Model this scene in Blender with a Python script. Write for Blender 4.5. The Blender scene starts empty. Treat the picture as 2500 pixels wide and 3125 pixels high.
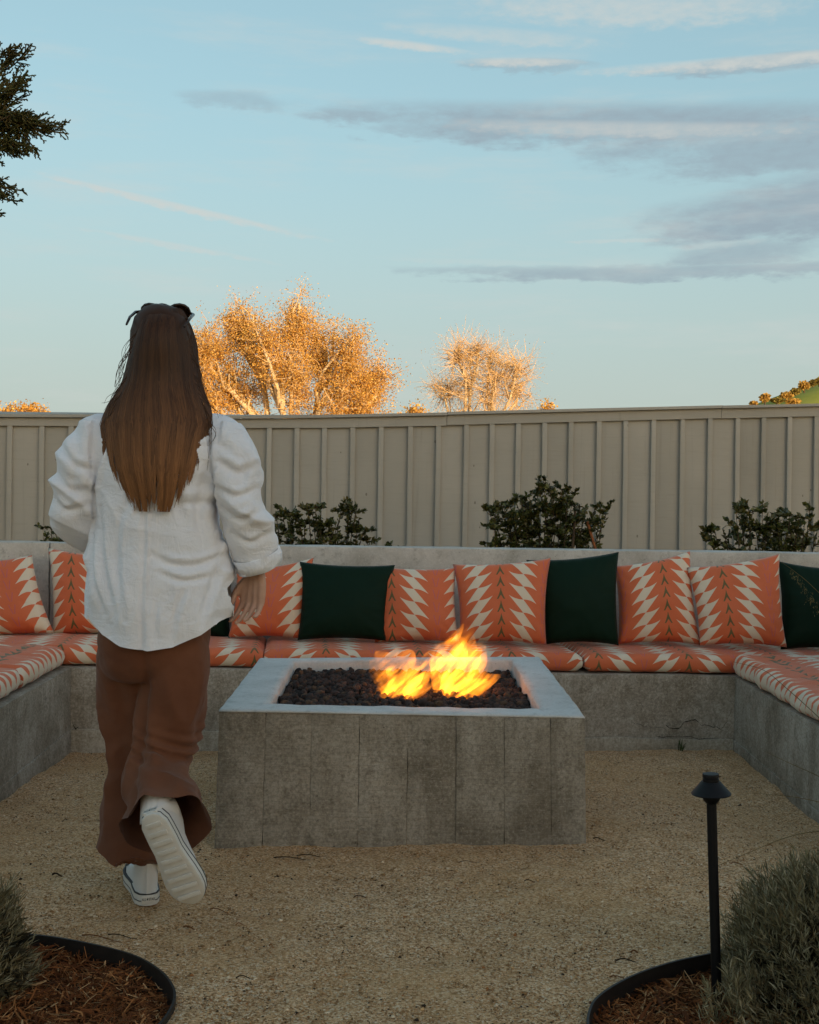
import bpy, bmesh, math, random
import numpy as np
from mathutils import Vector, Matrix, noise as mnoise

random.seed(7)
RNG = np.random.default_rng(7)
scene = bpy.context.scene
COL = scene.collection
rad = math.radians

# ------------------------------------------------------------------ camera
F = 3600.0                      # focal length in photo pixels (photo 2500 x 3125)
CX, CY = 1250.0, 1530.0         # principal point: horizon height at the picture centre
EYE = 1.13
ROLL = rad(0.8)
cam_d = bpy.data.cameras.new('camera')
cam = bpy.data.objects.new('camera', cam_d)
COL.objects.link(cam)
cam_d.sensor_fit = 'VERTICAL'
cam_d.sensor_height = 36.0
cam_d.lens = 36.0 * F / 3125.0
cam_d.shift_y = -(1562.5 - CY) / 3125.0
cam_d.clip_start = 0.05
cam_d.clip_end = 20000
cr, sr = math.cos(ROLL), math.sin(ROLL)
M = Matrix(((cr, -sr, 0, 0), (0, 0, -1, 0), (sr, cr, 0, EYE), (0, 0, 0, 1)))
cam.matrix_world = M
scene.camera = cam

# ------------------------------------------------------------------ light
SUN_EL, SUN_AZ = rad(9.0), rad(148.0)       # azimuth clockwise from +Y (the viewing direction): behind, to the right
SUN_DIR = Vector((math.sin(SUN_AZ) * math.cos(SUN_EL), math.cos(SUN_AZ) * math.cos(SUN_EL), math.sin(SUN_EL)))
sun_d = bpy.data.lights.new('sun', 'SUN')
sun_d.energy = 3.5
sun_d.angle = rad(0.5)
sun_d.color = (1.0, 0.74, 0.42)
sun = bpy.data.objects.new('sun', sun_d)
COL.objects.link(sun)
sun.rotation_euler = SUN_DIR.to_track_quat('Z', 'Y').to_euler()
sun.location = (20, -30, 20)

vs = scene.view_settings
vs.view_transform = 'Standard'
vs.look = 'None'
vs.exposure = 1.2
vs.gamma = 1.0
vs.use_curve_mapping = False
scene.cycles.use_denoising = True
scene.cycles.max_bounces = 6
scene.cycles.diffuse_bounces = 3
scene.cycles.transparent_max_bounces = 8
scene.cycles.volume_bounces = 0
scene.cycles.volume_step_rate = 1.0
scene.cycles.volume_max_steps = 256
scene.cycles.sample_clamp_indirect = 4.0
scene.cycles.caustics_reflective = False
scene.cycles.caustics_refractive = False


# ------------------------------------------------------------------ node expressions
class X:
    """a scalar in a node tree; operators add Math nodes"""
    def __init__(s, nt, v):
        s.nt, s.v = nt, v

    def _op(s, op, *o, clamp=False):
        n = s.nt.nodes.new('ShaderNodeMath')
        n.operation = op
        n.use_clamp = clamp
        for i, a in enumerate((s,) + o):
            a = a.v if isinstance(a, X) else a
            if isinstance(a, (int, float)):
                n.inputs[i].default_value = a
            else:
                s.nt.links.new(a, n.inputs[i])
        return X(s.nt, n.outputs[0])

    def __add__(s, o): return s._op('ADD', o)
    __radd__ = __add__
    def __sub__(s, o): return s._op('SUBTRACT', o)
    def __rsub__(s, o): return X(s.nt, float(o))._op('SUBTRACT', s)
    def __mul__(s, o): return s._op('MULTIPLY', o)
    __rmul__ = __mul__
    def __truediv__(s, o): return s._op('DIVIDE', o)
    def __lt__(s, o): return s._op('LESS_THAN', o)
    def __gt__(s, o): return s._op('GREATER_THAN', o)
    def abs(s): return s._op('ABSOLUTE')
    def frac(s): return s._op('FRACT')
    def pow(s, o): return s._op('POWER', o)
    def max(s, o): return s._op('MAXIMUM', o)
    def min(s, o): return s._op('MINIMUM', o)
    def clamp(s): return s._op('ADD', 0.0, clamp=True)
    def sin(s): return s._op('SINE')
    def smooth(s, a, b):
        n = s.nt.nodes.new('ShaderNodeMapRange')
        n.interpolation_type = 'SMOOTHSTEP'
        n.inputs[1].default_value, n.inputs[2].default_value = a, b
        s.nt.links.new(s.v, n.inputs[0])
        return X(s.nt, n.outputs[0])


class Mat:
    """helper around one material's node tree"""
    def __init__(s, name, rough=0.8, spec=0.3):
        s.m = bpy.data.materials.new(name)
        s.m.use_nodes = True
        s.nt = s.m.node_tree
        s.b = s.nt.nodes['Principled BSDF']
        s.out = s.nt.nodes['Material Output']
        s.b.inputs['Roughness'].default_value = rough
        s.b.inputs['Specular IOR Level'].default_value = spec

    def node(s, t, **kw):
        n = s.nt.nodes.new(t)
        for k, v in kw.items():
            setattr(n, k, v)
        return n

    def link(s, a, b):
        s.nt.links.new(a.v if isinstance(a, X) else a, b)

    def pos(s): return s.node('ShaderNodeNewGeometry').outputs['Position']
    def obj(s): return s.node('ShaderNodeTexCoord').outputs['Object']
    def uv(s): return s.node('ShaderNodeTexCoord').outputs['UV']
    def rnd(s): return X(s.nt, s.node('ShaderNodeObjectInfo').outputs['Random'])

    def scaled(s, vec, sc, rot=(0, 0, 0), loc=(0, 0, 0)):
        n = s.node('ShaderNodeMapping')
        n.inputs['Scale'].default_value = sc if hasattr(sc, '__len__') else (sc, sc, sc)
        n.inputs['Rotation'].default_value = rot
        n.inputs['Location'].default_value = loc
        s.link(vec, n.inputs['Vector'])
        return n.outputs[0]

    def noise(s, vec, scale=5.0, detail=4.0, rough=0.55, dist=0.0):
        n = s.node('ShaderNodeTexNoise')
        n.inputs['Scale'].default_value = scale
        n.inputs['Detail'].default_value = detail
        n.inputs['Roughness'].default_value = rough
        n.inputs['Distortion'].default_value = dist
        s.link(vec, n.inputs['Vector'])
        return X(s.nt, n.outputs['Fac'])

    def voronoi(s, vec, scale=5.0, out='Color', feature='F1'):
        n = s.node('ShaderNodeTexVoronoi')
        n.feature = feature
        n.inputs['Scale'].default_value = scale
        s.link(vec, n.inputs['Vector'])
        return n.outputs[out]

    def ramp(s, fac, stops):
        n = s.node('ShaderNodeValToRGB')
        e = n.color_ramp.elements
        while len(e) < len(stops):
            e.new(0.5)
        for i, (p, c) in enumerate(stops):
            e[i].position = p
            e[i].color = (*c, 1)
        s.link(fac, n.inputs[0])
        return n.outputs[0]

    def mix(s, fac, a, b, mode='MIX'):
        n = s.node('ShaderNodeMix', data_type='RGBA', blend_type=mode)
        for sock, v in ((n.inputs[0], fac), (n.inputs[6], a), (n.inputs[7], b)):
            if isinstance(v, X):
                v = v.v
            if isinstance(v, (int, float)):
                sock.default_value = v
            elif isinstance(v, tuple):
                sock.default_value = (*v, 1)
            else:
                s.nt.links.new(v, sock)
        return n.outputs[2]

    def color(s, c):
        if isinstance(c, tuple):
            s.b.inputs['Base Color'].default_value = (*c, 1)
        else:
            s.link(c, s.b.inputs['Base Color'])
        return s

    def bump(s, h, strength=0.3, dist=0.01):
        n = s.node('ShaderNodeBump')
        n.inputs['Strength'].default_value = strength
        n.inputs['Distance'].default_value = dist
        s.link(h, n.inputs['Height'])
        s.link(n.outputs[0], s.b.inputs['Normal'])
        return s


# ------------------------------------------------------------------ world: evening sky with thin streaks of cloud
world = bpy.data.worlds.new('World')
scene.world = world
world.use_nodes = True
wt = world.node_tree
bg = wt.nodes['Background']
sky = wt.nodes.new('ShaderNodeTexSky')
sky.sky_type = 'NISHITA'
sky.sun_disc = False
sky.sun_elevation = SUN_EL
sky.sun_rotation = SUN_AZ
sky.altitude = 60
sky.air_density = 1.0
sky.dust_density = 1.6
sky.ozone_density = 1.6


def build_sky():
    class W(Mat):
        def __init__(s): s.nt = wt
    w = W()
    tc = w.node('ShaderNodeTexCoord').outputs['Generated']
    sp = w.node('ShaderNodeSeparateXYZ')
    w.link(tc, sp.inputs[0])
    dx, dy, dz = (X(wt, sp.outputs[i]) for i in range(3))
    az = dx._op('ARCTAN2', dy)
    el = dz._op('ARCSINE')
    cmb = w.node('ShaderNodeCombineXYZ')
    w.link(az, cmb.inputs[0]); w.link(el, cmb.inputs[1])
    ae = cmb.outputs[0]
    n1 = w.noise(w.scaled(ae, (11, 46, 1)), 1.0, 7, 0.58, 0.3)
    n2 = w.noise(w.scaled(ae, (60, 150, 1), loc=(3, 5, 0)), 1.0, 5, 0.6)
    # a little warping so that no bank has a clean oval edge
    wz = az + (n1 - 0.5) * 0.06
    we = el + (n1 - 0.5) * 0.022 + (n2 - 0.5) * 0.008
    # banks of cloud: azimuth, elevation, half width, half height, slope, strength (directions in radians)
    def d(px, py):
        return math.atan((px - CX) / F), math.atan((CY - py) / F)
    banks = [
        (1950, 398, 1080, 74, -0.045, 0.95), (2450, 470, 760, 105, -0.03, 0.85), (1060, 362, 175, 32, -0.02, 0.8),
        (2400, 680, 520, 95, 0.06, 1.0), (2560, 660, 460, 115, 0.03, 1.0), (2420, 700, 380, 80, 0.03, 1.0), (2250, 790, 250, 40, 0.03, 0.75),
        (2100, 838, 1000, 27, -0.012, 0.8), (2350, 235, 420, 26, 0.0, 0.75), (1600, 200, 230, 20, -0.05, 0.6),
        (690, 330, 190, 34, 0, 0.5), (1300, 400, 260, 26, -0.04, 0.6),
    ]
    grey = None
    for (px, py, w_, h_, sl, k) in banks:
        a0, e0 = d(px, py)
        u = (wz - a0) / (w_ / F)
        v = (we - e0 - (az - a0) * sl) / (h_ / F)
        m = ((1.0 - (u * u + v * v)).max(-1.5) * 0.62 + (n1 - 0.5) * 0.95 + (n2 - 0.5) * 0.40 + 0.12).smooth(0.0, 0.70) * k
        grey = m if grey is None else grey.max(m)
    grey = (grey * (0.62 + n2 * 0.62)).clamp()
    lit = None
    strk = [   # sunlit wisps and old vapour trails
        (1230, 140, 240, 17, -0.09, 1.0), (2300, 226, 640, 22, 0.0, 1.0), (1560, 190, 210, 17, -0.02, 1.0),
        (1900, 45, 620, 60, -0.05, 0.75), (1500, 110, 420, 30, -0.08, 0.55), (530, 660, 500, 17, -0.165, 1.0), (520, 775, 330, 12, -0.12, 0.6),
        (1890, 738, 220, 9, 0.0, 0.55), (1500, 800, 420, 14, -0.03, 0.25), (1900, 405, 680, 30, -0.05, 0.7), (2150, 760, 160, 14, 0.05, 0.4),
    ]
    for (px, py, w_, h_, sl, k) in strk:
        a0, e0 = d(px, py)
        u = (wz - a0) / (w_ / F)
        v = (el + (n2 - 0.5) * 0.006 - e0 - (az - a0) * sl) / (h_ / F)
        m = ((1.0 - (u * u + v * v)).max(-1.0) * 0.7 + (n2 - 0.5) * 0.9).smooth(0.0, 0.8) * k
        lit = m if lit is None else lit.max(m)
    # the same kind of thin cloud goes on all round the sky
    thin = w.noise(w.scaled(ae, (5, 30, 1), loc=(1.7, 0.4, 0)), 1.0, 6, 0.6)
    veil = thin.smooth(0.46, 0.78) * 0.50
    lit = lit.max(veil) * (0.55 + n2 * 0.7)
    base = sky.outputs[0]
    # thin evening haze: evens the sky out and turns it warm grey low down, all round the horizon
    gm = w.node('ShaderNodeGamma')
    gm.inputs[1].default_value = SKY_GAMMA
    w.link(base, gm.inputs[0])
    base = w.mix(1.0, gm.outputs[0], SKY_TINT, 'MULTIPLY')
    hz_ = 1.0 - el.abs().smooth(-0.02, HAZE_TOP)
    base = w.mix(hz_ * 0.92, base, HAZE_COL)
    # towards the sun the sky keeps its own sunset glow
    sd = w.node('ShaderNodeVectorMath', operation='DOT_PRODUCT')
    w.link(tc, sd.inputs[0]); sd.inputs[1].default_value = SUN_DIR
    base = w.mix(X(wt, sd.outputs['Value']).smooth(-0.35, 0.75), base, w.mix(1.0, sky.outputs[0], GLOW_TINT, 'MULTIPLY'))
    c = w.mix(grey * 0.92, base, CLOUD_GREY)
    c = w.mix(lit.clamp() * 0.85, c, CLOUD_LIT)
    w.link(c, bg.inputs['Color'])


GLOW_TINT = (1.0, 0.92, 0.80)
SKY_GAMMA = 0.42
SKY_TINT = (1.20, 1.54, 1.52)
HAZE_COL = (1.78, 1.94, 1.80)
HAZE_TOP = 0.36
CLOUD_GREY = (1.16, 1.46, 1.68)
CLOUD_LIT = (2.25, 2.34, 2.25)
build_sky()
bg.inputs['Strength'].default_value = 0.12

# ------------------------------------------------------------------ geometry helpers
CAMLOC = Vector((0, 0, EYE))


def P(px, py, depth):
    """photo pixel + distance along the viewing axis -> point in the place"""
    u, v = (px - CX) / F, -(py - CY) / F
    return Vector((depth * (u * cr - v * sr), depth, EYE + depth * (u * sr + v * cr)))


def Pz(px, py, z):
    """photo pixel on the level z"""
    q = P(px, py, 1.0) - CAMLOC
    return CAMLOC + q * ((z - EYE) / q.z)


def npnoise(p, seed=0):
    """smooth 3-D value noise in [-1, 1] for an (n, 3) array"""
    p = np.asarray(p, float)
    i = np.floor(p).astype(np.int64)
    f = p - i
    f = f * f * (3 - 2 * f)

    def h(a):
        x = (a[:, 0] * 374761393 + a[:, 1] * 668265263 + a[:, 2] * 2147483647 + seed * 1274126177) & 0x7fffffff
        x = ((x ^ (x >> 13)) * 1274126177) & 0x7fffffff
        return ((x ^ (x >> 16)) & 0xffff) / 32767.5 - 1
    r = 0
    for cx in (0, 1):
        for cy in (0, 1):
            for cz in (0, 1):
                w = (f[:, 0] if cx else 1 - f[:, 0]) * (f[:, 1] if cy else 1 - f[:, 1]) * (f[:, 2] if cz else 1 - f[:, 2])
                r = r + w * h(i + np.array([cx, cy, cz]))
    return r


def fbm(p, octv=4, seed=0, gain=0.5):
    p = np.asarray(p, float)
    r, a = 0, 1.0
    for o in range(octv):
        r = r + a * npnoise(p * 2 ** o + 17.3 * o, seed + o)
        a *= gain
    return r


def mesh_obj(name, verts, faces, mat, parent=None, smooth=False, uvs=None, link=True):
    me = bpy.data.meshes.new(name)
    me.from_pydata([tuple(v) for v in verts], [], [tuple(f) for f in faces])
    if uvs is not None:
        l = me.uv_layers.new(name='UVMap')
        li = np.empty(len(me.loops), np.int32)
        me.loops.foreach_get('vertex_index', li)
        l.data.foreach_set('uv', np.asarray(uvs, np.float32)[li].ravel())
    me.materials.append(mat)
    if smooth:
        me.polygons.foreach_set('use_smooth', np.ones(len(me.polygons), bool))
    me.update()
    o = bpy.data.objects.new(name, me)
    if link:
        COL.objects.link(o)
    if parent is not None:
        o.parent = parent
    return o


def quads_obj(name, V, Q, mat, parent=None, smooth=False, cols=None):
    """fast mesh from numpy arrays; Q (n, 3 or 4)"""
    me = bpy.data.meshes.new(name)
    V = np.asarray(V, np.float32); Q = np.asarray(Q, np.int32)
    k = Q.shape[1]
    me.vertices.add(len(V)); me.vertices.foreach_set('co', V.ravel())
    me.loops.add(Q.size); me.loops.foreach_set('vertex_index', Q.ravel())
    me.polygons.add(len(Q)); me.polygons.foreach_set('loop_start', np.arange(0, Q.size, k, dtype=np.int32))
    if cols is not None:
        a = me.color_attributes.new('tone', 'FLOAT_COLOR', 'POINT')
        c = np.ones((len(V), 4), np.float32)
        c[:, :3] = cols
        a.data.foreach_set('color', c.ravel())
    me.materials.append(mat)
    me.update(calc_edges=True)
    me.validate()
    if smooth:
        me.polygons.foreach_set('use_smooth', np.ones(len(me.polygons), bool))
    o = bpy.data.objects.new(name, me)
    COL.objects.link(o)
    if parent is not None:
        o.parent = parent
    return o


def tag(o, label=None, cat=None, group=None, kind=None):
    if label: o['label'] = label
    if cat: o['category'] = cat
    if group: o['group'] = group
    if kind: o['kind'] = kind
    return o


def thing(name, label, cat, loc=(0, 0, 0), group=None):
    o = bpy.data.objects.new(name, None)
    o.empty_display_size = 0.1
    COL.objects.link(o)
    return tag(o, label, cat, group)      # kept at the origin: parts carry place coordinates


def at_base(o, loc):
    """put the Empty at the thing's base without moving its parts"""
    loc = Vector(loc)
    o.location = loc
    for c in o.children:
        c.matrix_parent_inverse = Matrix.Translation(-loc)


def hexa(c, res=0.06, amp=0.0, fr=9.0, seed=0, bev=0.0):
    """rough block from 8 corners (bottom 4 then top 4, counter-clockwise seen from above) -> verts, faces"""
    c = [np.array(p, float) for p in c]
    fs = [(0, 3, 2, 1), (4, 5, 6, 7), (0, 1, 5, 4), (1, 2, 6, 5), (2, 3, 7, 6), (3, 0, 4, 7)]
    V, Q = [], []
    ctr = sum(c) / 8
    for f in fs:
        a, b, d, e = (c[i] for i in f)
        nu = max(1, int(round(np.linalg.norm(b - a) / res)))
        nv = max(1, int(round(np.linalg.norm(e - a) / res)))
        base = len(V)
        for j in range(nv + 1):
            t = j / nv
            for i in range(nu + 1):
                s = i / nu
                V.append((a * (1 - s) + b * s) * (1 - t) + (e * (1 - s) + d * s) * t)
        for j in range(nv):
            for i in range(nu):
                k = base + j * (nu + 1) + i
                Q.append((k, k + 1, k + nu + 2, k + nu + 1))
    V = np.array(V)
    if amp:
        V = V + amp * np.stack([fbm(V * fr + 3.1 * k, 3, seed + 11 * k) for k in range(3)], 1)
    return V, Q


def block(name, c, mat, parent=None, res=0.06, amp=0.0, fr=9.0, seed=0, bevel=0.004, smooth=True):
    V, Q = hexa(c, res, amp, fr, seed)
    bm = bmesh.new()
    vs = [bm.verts.new(v) for v in V]
    for q in Q:
        bm.faces.new([vs[i] for i in q])
    bmesh.ops.remove_doubles(bm, verts=bm.verts, dist=1e-5)
    if bevel:
        es = [e for e in bm.edges if len(e.link_faces) == 2 and e.calc_face_angle(0) > 0.9]
        bmesh.ops.bevel(bm, geom=es, offset=bevel, segments=2, affect='EDGES', profile=0.6)
    me = bpy.data.meshes.new(name)
    bm.to_mesh(me); bm.free()
    me.materials.append(mat)
    if smooth:
        me.polygons.foreach_set('use_smooth', np.ones(len(me.polygons), bool))
        me.set_sharp_from_angle(angle=rad(50))
    o = bpy.data.objects.new(name, me)
    COL.objects.link(o)
    o.parent = parent
    return o


def box8(x0, x1, y0, y1, z0, z1):
    return [(x0, y0, z0), (x1, y0, z0), (x1, y1, z0), (x0, y1, z0), (x0, y0, z1), (x1, y0, z1), (x1, y1, z1), (x0, y1, z1)]


def tube(pts, radii, n=8, cap=True, base=0):
    """tapered tube along points -> verts, faces"""
    pts = [Vector(p) for p in pts]
    V, Q = [], []
    up = Vector((0, 0, 1))
    prev = None
    for i, p in enumerate(pts):
        t = (pts[min(i + 1, len(pts) - 1)] - pts[max(i - 1, 0)])
        t = t.normalized() if t.length > 1e-9 else up
        if prev is None:
            a = t.cross(up if abs(t.z) < 0.9 else Vector((1, 0, 0))).normalized()
        else:
            a = (prev - t * prev.dot(t)).normalized()
        prev = a
        b = t.cross(a)
        r = radii[i] if hasattr(radii, '__len__') else radii
        for k in range(n):
            w = 2 * math.pi * k / n
            V.append(p + (a * math.cos(w) + b * math.sin(w)) * r)
    for i in range(len(pts) - 1):
        for k in range(n):
            k2 = (k + 1) % n
            Q.append((base + i * n + k, base + i * n + k2, base + (i + 1) * n + k2, base + (i + 1) * n + k))
    if cap:
        Q.append(tuple(base + k for k in reversed(range(n))))
        Q.append(tuple(base + (len(pts) - 1) * n + k for k in range(n)))
    return V, Q


def lathe(prof, n=32, centre=(0, 0, 0)):
    """profile [(r, z)] turned round the z axis"""
    V, Q = [], []
    cx, cy, cz = centre
    for r, z in prof:
        for k in range(n):
            a = 2 * math.pi * k / n
            V.append((cx + r * math.cos(a), cy + r * math.sin(a), cz + z))
    for i in range(len(prof) - 1):
        for k in range(n):
            k2 = (k + 1) % n
            Q.append((i * n + k, i * n + k2, (i + 1) * n + k2, (i + 1) * n + k))
    Q.append(tuple(reversed(range(n))))
    Q.append(tuple((len(prof) - 1) * n + k for k in range(n)))
    return V, Q


def solid(name, V, Q, mat, parent=None, voxel=0.01, smooth=4, post=None):
    """fuse overlapping closed shapes into one continuous surface"""
    me = bpy.data.meshes.new('raw')
    me.from_pydata([tuple(v) for v in V], [], [tuple(q) for q in Q])
    o = bpy.data.objects.new('raw', me)
    COL.objects.link(o)
    m = o.modifiers.new('r', 'REMESH')
    m.mode = 'VOXEL'
    m.voxel_size = voxel
    if smooth:
        s = o.modifiers.new('s', 'SMOOTH')
        s.factor = 0.5
        s.iterations = smooth
    dg = bpy.context.evaluated_depsgraph_get()
    out = bpy.data.meshes.new_from_object(o.evaluated_get(dg))
    bpy.data.objects.remove(o)
    bpy.data.meshes.remove(me)
    if post:
        post(out)
    out.name = name
    out.materials.clear()
    out.materials.append(mat)
    out.polygons.foreach_set('use_smooth', np.ones(len(out.polygons), bool))
    o = bpy.data.objects.new(name, out)
    COL.objects.link(o)
    if parent is not None:
        o.parent = parent
    return o


def mesh_co(me):
    a = np.empty(len(me.vertices) * 3, np.float32)
    me.vertices.foreach_get('co', a)
    return a.reshape(-1, 3).astype(float)


def mesh_no(me):
    a = np.empty(len(me.vertices) * 3, np.float32)
    me.vertex_normals.foreach_get('vector', a)
    return a.reshape(-1, 3).astype(float)


def set_co(me, co):
    me.vertices.foreach_set('co', np.asarray(co, np.float32).ravel())
    me.update()

# ================================================================== materials
def concrete(name, a, b, c, streak=1.0, rough=0.85, board=None, pits=True):
    m = Mat(name, rough, 0.25)
    p = m.pos()
    big = m.noise(p, 3.2, 6, 0.65, 0.4)
    fine = m.noise(p, 70, 5, 0.7)
    col = m.ramp(big, [(0.30, c), (0.5, b), (0.70, a)])
    if streak:
        st = m.noise(m.scaled(p, (9, 9, 2.0)), 1.0, 7, 0.68, 0.5)
        col = m.mix(st.smooth(0.44, 0.72) * 0.7 * streak, col, c)
        st2 = m.noise(m.scaled(p, (16, 16, 3.2), loc=(5, 2, 1)), 1.0, 6, 0.7, 0.4)
        col = m.mix(st2.smooth(0.52, 0.75) * 0.6 * streak, col, a)
    sp = m.noise(p, 21, 8, 0.78)
    col = m.mix(sp.smooth(0.50, 0.70) * 0.6, col, tuple(x * 0.62 for x in c))
    col = m.mix(m.noise(p, 120, 4, 0.7).smooth(0.58, 0.74) * 0.55, col, tuple(min(1, x * 1.35) for x in a))
    gr = m.noise(p, 85, 7, 0.82)
    col = m.mix(gr.smooth(0.47, 0.60) * (0.12 + 0.30 * (streak >= 1.0)), col, tuple(x * 0.55 for x in c))
    col = m.mix((1.0 - gr).smooth(0.52, 0.62) * (0.10 + 0.20 * (streak >= 1.0)), col, tuple(min(1, x * 1.25) for x in a))
    r = m.rnd()
    col = m.mix(0.5, col, m.mix(r, tuple(x * 0.80 for x in b), tuple(x * 1.15 for x in b)), 'SOFT_LIGHT')
    h = fine * 0.5 + sp * 0.6
    if board:
        g = m.noise(m.scaled(p, board), 1.0, 4, 0.65, 0.3)
        h = h + g * 1.2
        col = m.mix(g.smooth(0.46, 0.62) * 0.22, col, tuple(x * 0.7 for x in b))
    if pits:
        v = X(m.nt, m.voronoi(m.mix(0.06, p, m.node('ShaderNodeTexNoise').outputs['Color']), 34, 'Distance'))
        hole = v._op('LESS_THAN', 0.07)
        col = m.mix(hole * 0.7, col, tuple(x * 0.4 for x in c))
        h = h - hole * 1.5
    m.color(col)
    m.bump(h, 0.45, 0.006)
    return m.m


M_PIT = concrete('pit_concrete', (0.47, 0.435, 0.380), (0.325, 0.295, 0.248), (0.175, 0.148, 0.112), board=(7, 7, 120))
M_BENCH = concrete('bench_concrete', (0.54, 0.50, 0.445), (0.37, 0.335, 0.285), (0.20, 0.168, 0.125))
M_RIM = concrete('rim_concrete', (0.60, 0.60, 0.585), (0.52, 0.52, 0.505), (0.42, 0.42, 0.40), streak=False, rough=0.6)
M_FOOT = concrete('footing_concrete', (0.56, 0.52, 0.455), (0.44, 0.40, 0.335), (0.28, 0.24, 0.18))
M_WALL = concrete('wall_concrete', (0.66, 0.64, 0.60), (0.54, 0.52, 0.485), (0.40, 0.38, 0.34), streak=0.45, rough=0.75)


def plain(name, c, rough=0.6, spec=0.3, var=0.15, scale=20, bump=0.0, metal=0.0):
    m = Mat(name, rough, spec)
    n = m.noise(m.pos(), scale, 5, 0.6)
    m.color(m.ramp(n, [(0.25, tuple(x * (1 - var) for x in c)), (0.75, tuple(min(1, x * (1 + var)) for x in c))]))
    m.b.inputs['Metallic'].default_value = metal
    if bump:
        m.bump(m.noise(m.pos(), scale * 6, 4, 0.6), bump, 0.004)
    return m.m


def toned(name, rough=0.8, spec=0.2, mul=(1, 1, 1), sub=0.0, bump=0.0):
    """colour carried by the pieces themselves (attribute 'tone')"""
    m = Mat(name, rough, spec)
    a = m.node('ShaderNodeVertexColor', layer_name='tone').outputs[0]
    m.color(m.mix(1.0, a, mul, 'MULTIPLY'))
    if sub:
        t = m.node('ShaderNodeBsdfTranslucent')
        m.link(a, t.inputs[0])
        mx = m.node('ShaderNodeMixShader')
        mx.inputs[0].default_value = sub
        m.link(m.b.outputs[0], mx.inputs[1]); m.link(t.outputs[0], mx.inputs[2])
        m.link(mx.outputs[0], m.out.inputs[0])
    return m.m


def gravel_mat():
    m = Mat('gravel', 0.95, 0.15)
    p = m.pos()
    v = m.voronoi(p, 210, 'Color')
    s = m.node('ShaderNodeSeparateColor')
    m.link(v, s.inputs[0])
    r = X(m.nt, s.outputs[0])
    col = m.ramp(r, [(0.0, (0.20, 0.108, 0.046)), (0.25, (0.46, 0.258, 0.118)), (0.6, (0.67, 0.405, 0.212)), (0.88, (0.80, 0.565, 0.345)), (1.0, (0.80, 0.65, 0.47))])
    big = m.noise(p, 1.7, 5, 0.6, 0.4)
    col = m.mix(big.smooth(0.35, 0.7) * 0.45, col, (0.51, 0.287, 0.118), 'MIX')
    mid = m.noise(p, 14, 5, 0.7)
    col = m.mix(mid.smooth(0.5, 0.75) * 0.35, col, (0.26, 0.145, 0.065))
    d = X(m.nt, m.voronoi(p, 210, 'Distance'))
    m.color(col)
    m.bump((0.5 - d) * 1.0 + m.noise(p, 40, 4, 0.6) * 1.2, 0.8, 0.006)
    return m.m


def fabric(name, plainc=None):
    """flame-stitch furnishing fabric, pattern laid out in metres on the cloth"""
    m = Mat(name, 0.62, 0.3)
    m.b.inputs['Sheen Weight'].default_value = 0.03 if plainc else 0.2
    if plainc:
        m.b.inputs['Specular IOR Level'].default_value = 0.1
    m.b.inputs['Sheen Roughness'].default_value = 0.4
    uv = m.uv()
    sp = m.node('ShaderNodeSeparateXYZ')
    m.link(uv, sp.inputs[0])
    x, y = X(m.nt, sp.outputs[0]), X(m.nt, sp.outputs[1])
    weave = (x * 5200.0).sin() * (y * 5200.0).sin()
    fine = m.noise(m.scaled(uv, (900, 90, 1)), 1.0, 3, 0.6)
    if plainc:
        m.color(m.mix(fine, tuple(a * 0.8 for a in plainc), tuple(a * 1.2 for a in plainc)))
    else:
        PER, A, H, B = 0.452, 0.073, 0.066, 0.36
        xf = ((x / PER + 100.5).frac() - 0.5).abs() * PER        # distance from the axis of arrowheads
        ug = (PER / 4 - xf) / A
        U = ug.abs()
        V = (100.0 - y / H).frac()
        side = ug > 0.0
        Vs = side * V + (1.0 - side) * (1.0 - V)
        m1 = Vs < (1.0 - U * (1 + B))
        m2 = (Vs > (1.0 - U * U * B)) * (Vs < (2.0 - U * (1 + B)))
        cream = m1.max(m2) * (U < 1.0)
        arrow = (xf < V.pow(1.6) * 0.0225 + 0.001) * (1.0 - (V > 0.60) * (xf < (V - 0.60) * 0.040)) * (V < 0.93) * (V > 0.06)
        xp = PER / 2 - xf
        vee = ((xp - (1.0 - V) * 0.016).abs() < 0.0021) * (V < 0.75)
        org = m.mix(fine, (0.58, 0.122, 0.045), (0.74, 0.180, 0.070))
        c = m.mix(cream, org, m.mix(fine, (0.66, 0.55, 0.41), (0.80, 0.69, 0.54)))
        c = m.mix(arrow * 0.9, c, (0.075, 0.105, 0.040))
        c = m.mix(vee * 0.5, c, (0.42, 0.10, 0.22))
        m.color(c)
    m.bump(weave * 0.4 + fine, 0.12, 0.002)
    return m.m


M_GRAVEL = gravel_mat()
M_STONE = toned('gravel_stones', 0.9, 0.2)
M_FAB = fabric('flame_stitch_fabric')
M_GREEN = fabric('green_fabric', (0.0045, 0.019, 0.0105))
M_FENCE = None


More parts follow.
